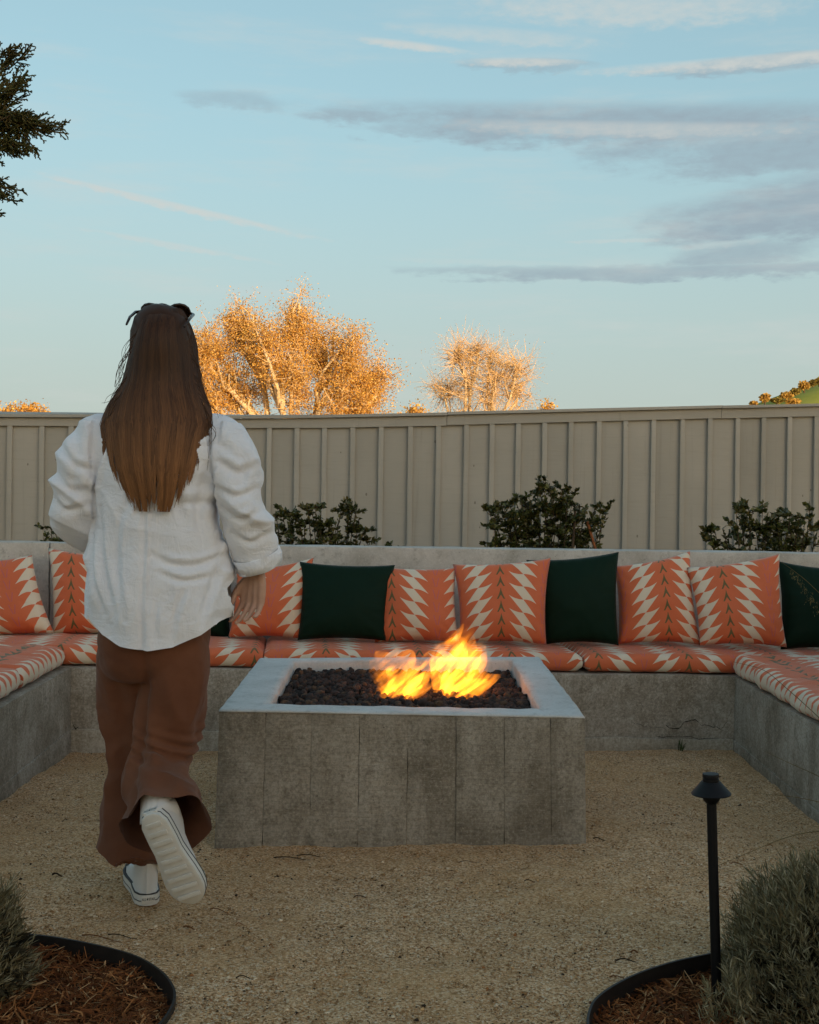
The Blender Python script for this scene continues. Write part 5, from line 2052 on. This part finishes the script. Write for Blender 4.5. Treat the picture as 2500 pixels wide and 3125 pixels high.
hz_ = [L(470, p).z for p in (1868, 1886, 1925, 1955, 1966, 1956, 1921, 1887, 1870)]


CREASES = [([(500, 1686), (560, 1714), (640, 1712), (704, 1680)], .009, 9), ([(520, 1738), (590, 1762), (664, 1750)], .007, 8), ([(330, 1550), (342, 1700), (392, 1862)], .008, 10), ([(298, 1640), (318, 1760), (352, 1864)], .007, 8),
           ([(402, 1560), (392, 1700), (424, 1880)], .005, 10), ([(642, 1420), (622, 1560), (652, 1700)], .008, 11), ([(694, 1700), (664, 1800), (640, 1892)], .008, 9), ([(600, 1780), (572, 1850), (560, 1935)], .006, 9), ([(520, 1800), (510, 1870), (515, 1940)], .004, 9),
           ([(352, 1330), (312, 1470), (304, 1590)], .009, 7), ([(648, 1330), (668, 1470), (668, 1610)], .009, 7), ([(205, 1370), (255, 1425), (306, 1440)], .009, 10), ([(182, 1450), (232, 1500), (296, 1498)], .010, 10), ([(180, 1530), (228, 1562), (286, 1540)], .010, 9), ([(240, 1300), (262, 1400), (250, 1500)], .006, 12),
           ([(676, 1400), (735, 1440), (786, 1420)], .009, 10), ([(684, 1480), (738, 1512), (802, 1486)], .010, 10), ([(694, 1550), (748, 1580), (796, 1556)], .010, 9), ([(722, 1625), (776, 1652), (826, 1622)], .008, 8), ([(735, 1330), (760, 1420), (745, 1500)], .006, 12),
           ([(420, 1350), (440, 1480), (400, 1600)], .005, 12), ([(570, 1360), (556, 1480), (590, 1600)], .005, 12), ([(300, 1352), (380, 1362), (486, 1366), (590, 1364), (690, 1358)], .0035, 5)]


def shirt_post(me):
    def hem(c): return c.z < hem_y(c.x) + .05 * min(1, max(0, (c.y - DP - .05) / .06))
    def hsnap(v):
        h = hem_y(v.co.x) + .05 * min(1, max(0, (v.co.y - DP - .05) / .06))
        if abs(v.co.z - h) < .03: v.co.z = h
    hem.snap = hsnap
    trim(me, [hem, beyond(sl_l[-1] - (sl_l[-1] - sl_l[-2]) * .25, sl_l[-1] - sl_l[-2], .12), beyond(L(793, 1726, .02), sl_r[-1] - sl_r[-2] + Vector((.012, 0, 0)), .12)])
    co, no = mesh_co(me), mesh_no(me)
    x, y, z = co.T
    xr = x - L(488, 1600).x
    zt = (z - L(488, 1960).z)                       # height above the hem
    low = np.clip(1 - zt / .65, 0, 1)
    torso = (np.abs(xr) < .175)
    d = np.zeros(len(co))
    # long soft folds falling from the shoulder blades
    q = np.stack([xr * 15 + 2.2 * zt * np.sign(xr), y * 3, zt * 2.0], 1)
    d += torso * (.0075 * fbm(q, 2, 31) * (0.35 + low))
    # slanting drag lines
    q = np.stack([xr * 7 + zt * 9, y * 4, zt * 8 - xr * 5], 1)
    d += .006 * fbm(q * .55, 2, 41)
    # box pleat down the middle
    d += torso * -.006 * np.exp(-((xr + .012) / .006) ** 2) * (z < L(488, 1330).z) + torso * .004 * np.exp(-((xr - .012) / .016) ** 2) * (z < L(488, 1330).z)
    # creases pulled by the stride, drawn where the cloth folds
    sx, sz = np.array([L(0, 1600).x, L(1000, 1600).x]), np.array([L(490, 1200).z, L(490, 2000).z])
    px_ = (x - sx[0]) / (sx[1] - sx[0]) * 1000
    py_ = 1200 + (z - sz[0]) / (sz[1] - sz[0]) * 800
    for pts, am, wd_ in CREASES:
        pts = np.array(smooth_curve(pts, 4))
        best = np.full(len(co), 1e9); sgn2 = np.zeros(len(co)); along = np.zeros(len(co))
        for i in range(len(pts) - 1):
            a_, b_ = pts[i], pts[i + 1]
            ab = b_ - a_
            t_ = np.clip(((px_ - a_[0]) * ab[0] + (py_ - a_[1]) * ab[1]) / (ab @ ab), 0, 1)
            ex, ey = px_ - a_[0] - t_ * ab[0], py_ - a_[1] - t_ * ab[1]
            dd_ = np.hypot(ex, ey)
            upd = dd_ < best
            best = np.where(upd, dd_, best); sgn2 = np.where(upd, np.sign(ex * ab[1] - ey * ab[0]), sgn2); along = np.where(upd, (i + t_) / (len(pts) - 1), along)
        fade = np.sin(np.pi * np.clip(along, .04, .96)) ** .6 * (y < DP + .05)
        s_d = best * sgn2
        d += am * fade * (-np.exp(-(s_d / wd_) ** 2) + .8 * np.exp(-((s_d - 1.9 * wd_) / (1.3 * wd_)) ** 2) + .3 * np.exp(-((s_d + 2.2 * wd_) / (1.6 * wd_)) ** 2))
    # crease across the waist, bloused above it
    zc = L(488, 1545).z + .02 * np.sin(xr * 11)
    d += torso * (xr > -.04) * (.007 * np.exp(-((z - zc - .018) / .016) ** 2) - .007 * np.exp(-((z - zc + .008) / .009) ** 2))
    # crumples in the sleeves
    slv = ~torso & (z < L(488, 1290).z)
    q = np.stack([x * 5, y * 5, z * 13 + x * 9], 1)
    d += slv * .011 * (1 - 2 * np.abs(fbm(q, 2, 51)))
    ridge = 1 - np.abs(fbm(np.stack([xr * 6 + zt * 3, y * 5, zt * 5], 1), 2, 61))
    d += .005 * (ridge ** 3 - .3)
    fine = .0006 * fbm(co * 30, 2, 71)
    set_co(me, co + no * (d + fine)[:, None])


solid('shirt', S.V, S.Q, M_SHIRT, person, .0050, 14, shirt_post)
# rolled cuffs
for pts_, r_ in (((L(780, 1688, .008), L(793, 1728, .022)), .064), ((L(318, 1600, .17), L(338, 1597, .205)), .060)):
    a_, b_ = pts_
    ring_ = []
    V, Q = [], []
    for j, (t_, rr_) in enumerate(((0, r_ * .97), (.02, r_ * 1.03), (.5, r_ * 1.05), (.98, r_ * 1.03), (1, r_ * .95), (.9, r_ * .9))):
        c_ = a_.lerp(b_, t_)
        ax3 = (b_ - a_).normalized()
        u_ = ax3.cross(Vector((0, 1, 0))).normalized(); w_ = ax3.cross(u_)
        for k in range(36):
            an = 2 * math.pi * k / 36
            wob = 1 + .05 * math.sin(an * 3 + j) + .03 * math.sin(an * 7 + j * 2)
            V.append(c_ + (u_ * math.cos(an) + w_ * math.sin(an) * .92) * rr_ * wob)
    for j in range(5):
        for k in range(36):
            Q.append((j * 36 + k, j * 36 + (k + 1) % 36, (j + 1) * 36 + (k + 1) % 36, (j + 1) * 36 + k))
    mesh_obj('cuff', V, Q, M_SHIRT, person, True)
# shirt tail hem stitched double
hp_ = []
for i in range(41):
    t = i / 40
    x = hx_[1] + (hx_[-2] - hx_[1]) * t
    yy_ = DP - .150 * (max(0, 1 - abs((x - L(488, 1900).x) / .195) ** 2.25)) ** (1 / 2.25) * 1.0
    hp_.append((x, yy_, hem_y(x) + .004))

T = Shape()
T.rings([sec(1780, 340, 630, .125), sec(1860, 318, 640, .132), sec(1950, 306, 634, .132), sec(2030, 316, 626, .115), sec(2070, 335, 610, .09)], 32, 2.4)
tl = [L(408, 1900, .0), L(398, 2000, .02), L(400, 2120, .06), L(406, 2260, .08), L(408, 2400, .07), L(407, 2520, .05), L(404, 2640, .02)]
tr = [L(530, 1900, .0), L(540, 2000, -.02), L(532, 2110, -.02), L(510, 2240, -.02), L(490, 2350, -.05), L(494, 2450, -.15), L(504, 2530, -.23)]
T.limb([tuple(p) for p in tl], [.07, .088, .086, .078, .074, .080, .092], 24, 6)
T.limb([tuple(p) for p in tr], [.07, .090, .090, .086, .086, .090, .096], 24, 6)


def trouser_post(me):
    ax2 = (tr[-1] - tr[-2]).normalized()
    zl_ = lambda x: float(np.interp(x, [L(312, 2590).x, L(345, 2614).x, L(380, 2632).x, L(430, 2646).x, L(500, 2650).x], [L(312, 2590).z, L(345, 2614).z, L(380, 2632).z, L(430, 2646).z, L(500, 2650).z]))
    def lhem(c): return c.z < zl_(c.x) and c.x < L(520, 2600).x and c.y > DP - .14
    def lsnap(v):
        if abs(v.co.z - zl_(v.co.x)) < .02 and v.co.y > DP - .14: v.co.z = zl_(v.co.x)
    lhem.snap = lsnap
    trim(me, [lambda c: c.z > L(475, 1800).z, lhem,
              beyond(tr[-1] - (tr[-1] - tr[-2]) * .30, ax2, .2)])
    co, no = mesh_co(me), mesh_no(me)
    x, y, z = co.T
    f1 = fbm(np.stack([x * 13 + z * 2.5, y * 9, z * 2.2], 1), 2, 15)
    d = .012 * (1 - 2 * np.abs(f1)) * np.clip((L(0, 1960).z - z) / .2, .3, 1)
    seam = np.interp(z, [L(0, 2640).z, L(0, 2300).z, L(0, 2060).z, L(0, 1950).z], [L(440, 2640).x, L(452, 2300).x, L(470, 2060).x, L(474, 1950).x])
    d -= .016 * np.exp(-((x - seam) / .014) ** 2) * (y < DP + .02) * (z > L(0, 2420).z) * np.clip((L(0, 1900).z - z) / .15, 0, 1)
    d += .010 * (1 - 2 * np.abs(fbm(np.stack([x * 6 - z * 7, y * 5, z * 6 + x * 4], 1), 2, 25))) * np.clip((L(0, 2100).z - z) / .25, .2, 1)
    # wrinkles gathered behind the bent knee
    kz = L(0, 2265).z
    w = np.exp(-((z - kz) / .05) ** 2) * (x > L(430, 2300).x)
    d += w * .007 * np.sin((z + .35 * (x - L(500, 2200).x)) * 190)
    d += .0012 * fbm(co * 60, 2, 35)
    co2 = co + no * d[:, None]
    # the loose hem of the lifted leg drags out behind and to the side
    ax2 = np.array((tr[-1] - tr[-2]).normalized())
    t = np.clip(((co2 - np.array(tr[-2])) @ ax2) / .10, 0, 1) * (y < DP - .10)
    co2 += (t ** 1.5)[:, None] * np.array([.030, -.01, -.012])[None] * ((x > L(470, 2480, -.2).x)[:, None])
    set_co(me, co2)


solid('trousers', T.V, T.Q, M_TROU, person, .0066, 5, trouser_post)

# ---- hair: a sheet of strands falling down the back
rows = [(930, 466, 524), (938, 444, 546), (950, 430, 560), (976, 420, 570), (1002, 411, 578), (1053, 396, 588), (1104, 384, 596), (1155, 376, 602), (1190, 366, 608), (1226, 346, 626), (1260, 338, 640), (1300, 336, 648), (1334, 344, 640),
        (1385, 350, 632), (1436, 362, 626), (1477, 378, 618), (1510, 394, 608), (1560, 414, 590)]
hpy = np.array([r[0] for r in rows], float)
hxl = np.array([L(r[1], r[0]).x for r in rows]); hxr = np.array([L(r[2], r[0]).x for r in rows])
hzz = np.array([L(490, r[0]).z for r in rows])
back = np.interp(hpy, [930, 938, 960, 1000, 1060, 1150, 1230, 1300, 1450, 1560], [.035, -.025, -.060, -.094, -.109, -.105, -.118, -.140, -.158, -.152])
wrapd = np.interp(hpy, [938, 1000, 1060, 1200, 1300, 1560], [.02, .09, .115, .09, .05, .03])   # how far the sides wrap forward
hcx = hc.x


def hair_pt(s, py, lift=0.0):
    xl, xr = np.interp(py, hpy, hxl), np.interp(py, hpy, hxr)
    z = np.interp(py, hpy, hzz)
    b, wr_ = np.interp(py, hpy, back), np.interp(py, hpy, wrapd)
    x = (xl + xr) / 2 + s * (xr - xl) / 2 * (1 + lift * .6)
    y = DP + b + wr_ * np.abs(s) ** 2.4 * 1.25 - lift * .10 * (1 - s * s) 
    return np.stack([x, y, z], -1)


def length_at(s):
    """where the strands end: two points with a notch between them"""
    return np.interp(s, [-1, -.7, -.42, -.25, -.02, .12, .3, .5, .75, 1], [1370, 1480, 1535, 1548, 1492, 1508, 1548, 1530, 1475, 1360])


NSR, NK = 3600, 15
rngh = np.random.default_rng(11)
s0 = rngh.uniform(-1, 1, NSR)
s0 = np.sign(s0) * np.abs(s0) ** .9
lift = rngh.random(NSR) * .055
end = length_at(s0) + rngh.normal(0, 20, NSR) - 150 * (rngh.random(NSR) < .22) * rngh.random(NSR)
clump = np.round(s0 * 17 + rngh.normal(0, .3, NSR)) / 17
tt = np.linspace(0, 1, NK)
PYs = 930 + (end - 930)[:, None] * (tt[None, :] ** 1.25)
conv = np.clip((tt - .55) / .45, 0, 1)[None, :] ** 1.6 * .5
ss = s0[:, None] * (1 - conv) + clump[:, None] * conv
ph = rngh.uniform(0, 6.28, NSR)
ss = ss + .03 * np.sin(ph[:, None] + 5 * tt[None, :]) + .065 * np.sin(clump[:, None] * 40 + 7 * tt[None]) * tt[None, :]
CT = hair_pt(ss, PYs, lift[:, None] * (.35 + .65 * np.sin(np.pi * np.clip(tt * 1.05, 0, 1)))[None, :])
tan = np.gradient(CT, axis=1)
tan /= np.linalg.norm(tan, axis=2, keepdims=True) + 1e-9
outw = np.stack([ss * .8, -np.ones_like(ss), np.full_like(ss, .1)], -1)
sd = np.cross(tan, outw); sd /= np.linalg.norm(sd, axis=2, keepdims=True) + 1e-9
wd = (.0019 * (1 - .75 * tt ** 3))[None, :, None] * rngh.uniform(.6, 1.5, NSR)[:, None, None]
nn_ = np.cross(sd, tan)
A_, B_, C_ = CT - sd * wd, CT + nn_ * wd * .6, CT + sd * wd
HV = np.stack([A_, B_, C_], 2).reshape(-1, 3)
i0 = (np.arange(NSR)[:, None] * NK + np.arange(NK - 1)[None, :]).ravel() * 3
HQ = np.concatenate([np.stack([i0, i0 + 1, i0 + 4, i0 + 3], 1), np.stack([i0 + 1, i0 + 2, i0 + 5, i0 + 4], 1)])
dark, mid, gold = np.array([.030, .0125, .0055]), np.array([.095, .040, .015]), np.array([.30, .130, .047])
lightness = rngh.random(NSR) * .55 + .45 * (.5 + .5 * np.sin(clump * 23 + 1.3))
g = np.clip((PYs - 1130) / 300, 0, 1)[:, :, None]
mixv = lightness[:, None, None]
colh = dark * (1 - .7 * mixv) + mid * .7 * mixv
colh = colh * (1 - g) + (mid * (1 - mixv) + gold * mixv) * g
HC = np.repeat(colh.reshape(-1, 3), 3, 0)
hr = quads_obj('hair', HV, HQ, M_HAIR, person, True, HC)
# underlayer so that no scalp shows between strands
NSg, NKg = 41, 30
sg = np.linspace(-1, 1, NSg)
tg = np.linspace(0, 1, NKg)
eg = length_at(sg) - 45
PG = 937 + (eg - 937)[:, None] * tg[None, :]
SG = np.repeat(sg[:, None], NKg, 1) * np.interp(tg, [0, .05, 1], [.9, .96, .93])[None, :]
G0 = hair_pt(SG, PG)
G0[:, :, 1] += .004
rp = .003 * np.sin(SG * 60 + 3 * np.sin(PG * .01)) * np.clip((PG - 1000) / 300, 0, 1)
G0[:, :, 1] += rp
G1 = G0.copy(); G1[:, :, 1] += .016
UV_ = np.concatenate([G0.reshape(-1, 3), G1.reshape(-1, 3)])
ig = (np.arange(NSg - 1)[:, None] * NKg + np.arange(NKg - 1)[None, :]).ravel()
UQ = np.concatenate([np.stack([ig, ig + 1, ig + NKg + 1, ig + NKg], 1), np.stack([ig + NKg, ig + NKg + 1, ig + 1, ig], 1) + NSg * NKg])
gg = np.clip((PG - 1150) / 300, 0, 1).reshape(-1, 1)
uc = np.array([.018, .008, .004]) * (1 - gg) + np.array([.060, .027, .011]) * gg
quads_obj('hair_underlayer', UV_, UQ, M_HAIR, hr, True, np.concatenate([uc, uc]))
# crown of the head, and flyaway strands
V, Q, C = [], [], []
cap = Shape()
cap.rings([(hcx, hc.y - .004, hc.z - .06, .078, .09), (hcx, hc.y - .004, hc.z - .02, .085, .103), (hcx, hc.y - .006, hc.z + .03, .083, .104), (hcx, hc.y - .006, hc.z + .070, .072, .095), (hcx, hc.y - .006, hc.z + .096, .050, .070), (hcx, hc.y - .006, hc.z + .106, .022, .034)], 40, 2.1)
vv = np.array([tuple(v) for v in cap.V])
vv += .0022 * fbm(np.stack([vv[:, 0] * 220, vv[:, 1] * 40, vv[:, 2] * 12], 1), 2, 3)[:, None]
o = mesh_obj('hair_crown', vv, cap.Q, M_HAIR, hr, True)
a = o.data.color_attributes.new('tone', 'FLOAT_COLOR', 'POINT')
a.data.foreach_set('color', np.tile(np.array([.046, .0195, .0085, 1], np.float32), len(vv)))
tb = Tubes()
fly = []
for k in range(46):
    sgn_ = random.choice((-1, 1))
    y0_ = random.uniform(990, 1300)
    xe = (np.interp(y0_, hpy, [r[1] for r in rows]) + 10) if sgn_ < 0 else (np.interp(y0_, hpy, [r[2] for r in rows]) - 10)
    l_ = random.uniform(60, 150); o_ = random.uniform(4, 26)
    y2_ = min(1500, y0_ + l_)
    xe2 = (np.interp(y2_, hpy, [r[1] for r in rows])) if sgn_ < 0 else (np.interp(y2_, hpy, [r[2] for r in rows]))
    fly.append(((xe, y0_), ((xe + xe2) / 2 + sgn_ * o_, (y0_ + y2_) / 2), (xe2 + sgn_ * random.uniform(-4, 14), y2_)))
for (a, b, c_) in tuple(fly) + (((372, 1150), (350, 1180), (362, 1120)), ((366, 1190), (330, 1210), (318, 1232)), ((372, 1170), (352, 1200), (345, 1225)), ((600, 1180), (640, 1230), (672, 1262)), ((606, 1200), (650, 1244), (680, 1270)), ((384, 1104), (366, 1140), (352, 1170)),
                   ((380, 1110), (370, 1150), (356, 1196)), ((360, 1210), (330, 1226), (310, 1230)), ((610, 1215), (655, 1250), (668, 1275)), ((600, 1160), (615, 1200), (640, 1240))):
    q = smooth_curve([tuple(L(*p, -.09)) for p in (a, b, c_)], 6)
    tb.add([Vector(x) for x in q], [.0008 - .0005 * i / len(q) for i in range(len(q))], 4)
o = mesh_obj('flyaway_strands', tb.V, tb.Q, M_HAIR, hr, True)
tag(o, kind='stuff')
a = o.data.color_attributes.new('tone', 'FLOAT_COLOR', 'POINT')
a.data.foreach_set('color', np.tile(np.array([.05, .022, .010, 1], np.float32), len(tb.V)))

# ---- sunglasses pushed up on the head
gz_ = L(495, 946).z
gy_ = hc.y + .03
sg_ = Shape()
fr2 = []
for s in (-1, 1):
    for k in range(15):
        a = 2 * math.pi * k / 14
        fr2.append((hcx + s * .036 + .031 * math.cos(a), gy_ + .012 - .020 * math.sin(a), gz_ + .004 + .020 * math.sin(a) + .004 * math.cos(a) * s))
for s in range(2):
    v, q = tube(fr2[s * 15:s * 15 + 15], .0042, 8, False, len(sg_.V)); sg_.V += v; sg_.Q += q
for pts in ([(hcx - .010, gy_, gz_ + .012), (hcx, gy_ - .001, gz_ + .016), (hcx + .010, gy_, gz_ + .012)],
            [(hcx - .066, gy_ + .008, gz_ + .006), (hcx - .080, gy_ - .01, gz_ + .001), (hcx - .081, gy_ - .07, gz_ - .022), (hcx - .078, gy_ - .12, gz_ - .05)],
            [(hcx + .066, gy_ + .008, gz_ + .004), (hcx + .082, gy_ - .01, gz_ - .004), (hcx + .083, gy_ - .07, gz_ - .026), (hcx + .079, gy_ - .12, gz_ - .054)]):
    sg_.tube([Vector(p) for p in pts], [.0042, .0046, .0040, .003][:len(pts)], 8)
frame = mesh_obj('sunglasses', sg_.V, sg_.Q, M_SHADES, person, True)
for s in (0, 1):
    mesh_obj('lens', fr2[s * 15:s * 15 + 14], [tuple(range(14))], M_SHADES, frame)


# ---- high-top canvas shoes
def shoe(h, fwd, up, inner, name_label, rough_seed):
    """h heel on the sole plane, fwd to the toe, up away from the sole, inner = +1/-1 side that carries the round patch"""
    fwd = Vector(fwd).normalized(); up = (Vector(up) - fwd * Vector(up).dot(fwd)).normalized(); lat = up.cross(fwd)
    W = lambda x, y, z: h + fwd * x + lat * y + up * z
    hw = lambda x: float(np.interp(x, [0, .008, .03, .07, .11, .15, .19, .225, .25, .265, .272], [.004, .020, .030, .0325, .0315, .037, .044, .042, .033, .018, .003]))
    xs = [0, .003, .008, .018, .03, .05, .08, .11, .14, .17, .2, .225, .245, .258, .267, .272]

    def outline(g, n=None):
        pts = [(x, hw(x) + g) for x in xs] + [(x, -hw(x) - g) for x in reversed(xs)]
        c = .136
        return [(c + (x - c) * (1 + g / .136), y) for x, y in pts]

    def extr(name, layers, mat, parent):
        """layers: (grow, z)"""
        V, Q = [], []
        for g, z in layers:
            for x, y in outline(g):
                toe = .010 * max(0, (x - .2) / .07) ** 2
                V.append(W(x, y, z + toe))
        n = len(xs) * 2
        for i in range(len(layers) - 1):
            for k in range(n):
                Q.append((i * n + k, i * n + (k + 1) % n, (i + 1) * n + (k + 1) % n, (i + 1) * n + k))
        Q.append(tuple(reversed(range(n)))); Q.append(tuple((len(layers) - 1) * n + k for k in range(n)))
        o = mesh_obj(name, V, Q, mat, parent, True)
        o.data.set_sharp_from_angle(angle=rad(50))
        return o
    r = bpy.data.objects.new('shoe', None); COL.objects.link(r); r.parent = person; r['label'] = name_label
    sole = extr('sole', [(.001, 0), (.004, .002), (.0045, .012), (.0045, .024), (.004, .034), (-.002, .035)], M_RUBBER, r)
    extr('stripe', [(.0046, .0135), (.0054, .0138), (.0054, .0155), (.0046, .0158)], M_BLACK, sole)
    extr('stripe', [(.0042, .0315), (.0050, .0318), (.0050, .0342), (.0030, .0344)], M_BLACK, sole)
    # tread
    for k in range(9):
        x = .02 + .027 * k
        w = hw(x) * .82
        block('tread', [W(x, -w, -.0022), W(x, w, -.0022), W(x + .012, w, -.0022), W(x + .012, -w, -.0022), W(x, -w, .001), W(x, w, .001), W(x + .012, w, .001), W(x + .012, -w, .001)], M_RUBBER, sole, .05, 0, bevel=.001)
    # canvas upper: cross sections along the foot
    V, Q = [], []
    tops = [(.004, .128, .90), (.016, .140, .98), (.04, .148, 1.0), (.07, .146, 1.0), (.092, .132, .98), (.115, .100, .95), (.14, .083, .95), (.17, .070, .94), (.2, .061, .93), (.225, .055, .9), (.245, .049, .86), (.258, .044, .8)]
    nS = 22
    for x, tz_, f in tops:
        for k in range(nS):
            a = math.pi * k / (nS - 1)
            y = math.cos(a); zz = math.sin(a)
            yy2 = hw(x) * f * math.copysign(abs(y) ** .62, y) * (1 - .18 * (zz ** 2) * (tz_ > .1))
            V.append(W(x, yy2, .030 + (tz_ - .030) * abs(zz) ** .55) + up * .0022 * math.sin(x * 160 + zz * 9) * (k not in (0, nS - 1)))
    for i in range(len(tops) - 1):
        for k in range(nS - 1):
            Q.append((i * nS + k, (i + 1) * nS + k, (i + 1) * nS + k + 1, i * nS + k + 1))
    Q.append(tuple(range(nS))); Q.append(tuple(reversed([(len(tops) - 1) * nS + k for k in range(nS)])))
    upper = mesh_obj('upper', V, Q, M_CANVAS, r, True)
    extr_t = []
    # rubber toe cap
    V, Q = [], []
    for x in (.218, .232, .246, .258, .266, .271):
        f = math.sqrt(max(0, 1 - ((x - .218) / .0545) ** 2))
        for k in range(13):
            a = math.pi * k / 12
            V.append(W(x, (hw(x) + .0015) * math.cos(a), .034 + .026 * f * math.sin(a) ** .7 + .008))
    for i in range(5):
        for k in range(12):
            Q.append((i * 13 + k, (i + 1) * 13 + k, (i + 1) * 13 + k + 1, i * 13 + k + 1))
    mesh_obj('toe_cap', V, Q, M_RUBBER, r, True)
    # heel strip and laces
    block('heel_strip', [W(-.0035, -.006, .034), W(-.0035, .006, .034), W(.006, .006, .034), W(.006, -.006, .034), W(.0005, -.005, .119), W(.0005, .005, .119), W(.008, .005, .119), W(.008, -.005, .119)], M_CANVAS, r, .05, 0, bevel=.001)
    for k in range(6):
        x = .105 + k * .017
        z = float(np.interp(x, [t[0] for t in tops], [t[1] for t in tops])) + .0015
        v, q = tube([W(x, -.020, z - .008), W(x, 0, z), W(x, .020, z - .008)], .0028, 6)
        mesh_obj('lace', v, q, M_CANVAS, upper, True)
    # round ankle patch with its star
    yk = inner * (hw(.045) * .95 - .001)
    c0 = W(.050, yk + inner * .0010, .092)
    nrm_ = (lat * inner + up * .22).normalized()
    uu = fwd; vv_ = nrm_.cross(uu).normalized()
    if vv_.dot(up) < 0: vv_ = -vv_
    ringp = [c0 + nrm_ * .0035 + uu * .0195 * math.cos(2 * math.pi * k / 28) + vv_ * .0195 * math.sin(2 * math.pi * k / 28) for k in range(28)]
    ringb = [p - nrm_ * .006 for p in ringp]
    patch = mesh_obj('ankle_patch', ringp + ringb, [tuple(range(28)) if inner > 0 else tuple(reversed(range(28)))] + [(k, (k + 1) % 28, 28 + (k + 1) % 28, 28 + k) for k in range(28)], M_RUBBER, r)
    st = []
    for k in range(10):
        rr2 = .0125 if k % 2 == 0 else .0050
        a = math.pi / 2 + math.pi * k / 5
        st.append(c0 + nrm_ * .0042 + uu * rr2 * math.cos(a) + vv_ * rr2 * math.sin(a))
    mesh_obj('star', st + [c0 + nrm_ * .0046], [(k, (k + 1) % 10, 10) for k in range(10)], M_BLACK, patch)
    # lettered heel label
    lab = block('heel_label', [W(-.0062, -.017, .010), W(-.0062, .017, .010), W(.006, .021, .010), W(.006, -.021, .010), W(-.0062, -.017, .030), W(-.0062, .017, .030), W(.006, .021, .030), W(.006, -.021, .030)], M_RUBBER, r, .05, 0, bevel=.001)
    cu = bpy.data.curves.new('t', 'FONT'); cu.body = 'ALL\u2605STAR'; cu.size = .0072; cu.align_x = 'CENTER'; cu.align_y = 'CENTER'
    to = bpy.data.objects.new('t', cu); COL.objects.link(to)
    me = bpy.data.meshes.new_from_object(to.evaluated_get(bpy.context.evaluated_depsgraph_get()))
    bpy.data.objects.remove(to)
    co = mesh_co(me)
    set_co(me, [tuple(W(-.0070, -c[0], .020 + c[1] * 1.5)) for c in co])
    me.materials.clear(); me.materials.append(M_BLACK)
    lo = bpy.data.objects.new('lettering', me); COL.objects.link(lo); lo.parent = lab
    return r


shoe(fl_h + Vector((0, 0, .003)), fdir, (0, 0, 1), -1, 'white high-top canvas shoe planted on the gravel', 1)
shoe(fr_h, rdir, rup, 1, 'white high-top canvas shoe lifted behind, sole showing', 2)
# loose white sock above the lifted shoe
v, q = tube([anr.lerp(knr, .55), anr.lerp(knr, .2), anr, fr_h + rdir * .045 + rup * .10], [.040, .042, .044, .038], 16, False)
mesh_obj('sock', v, q, M_CANVAS, person, True)
for ch in person.children:
    pass
at_base(person, (fl_h.x + .03, DP, 0))
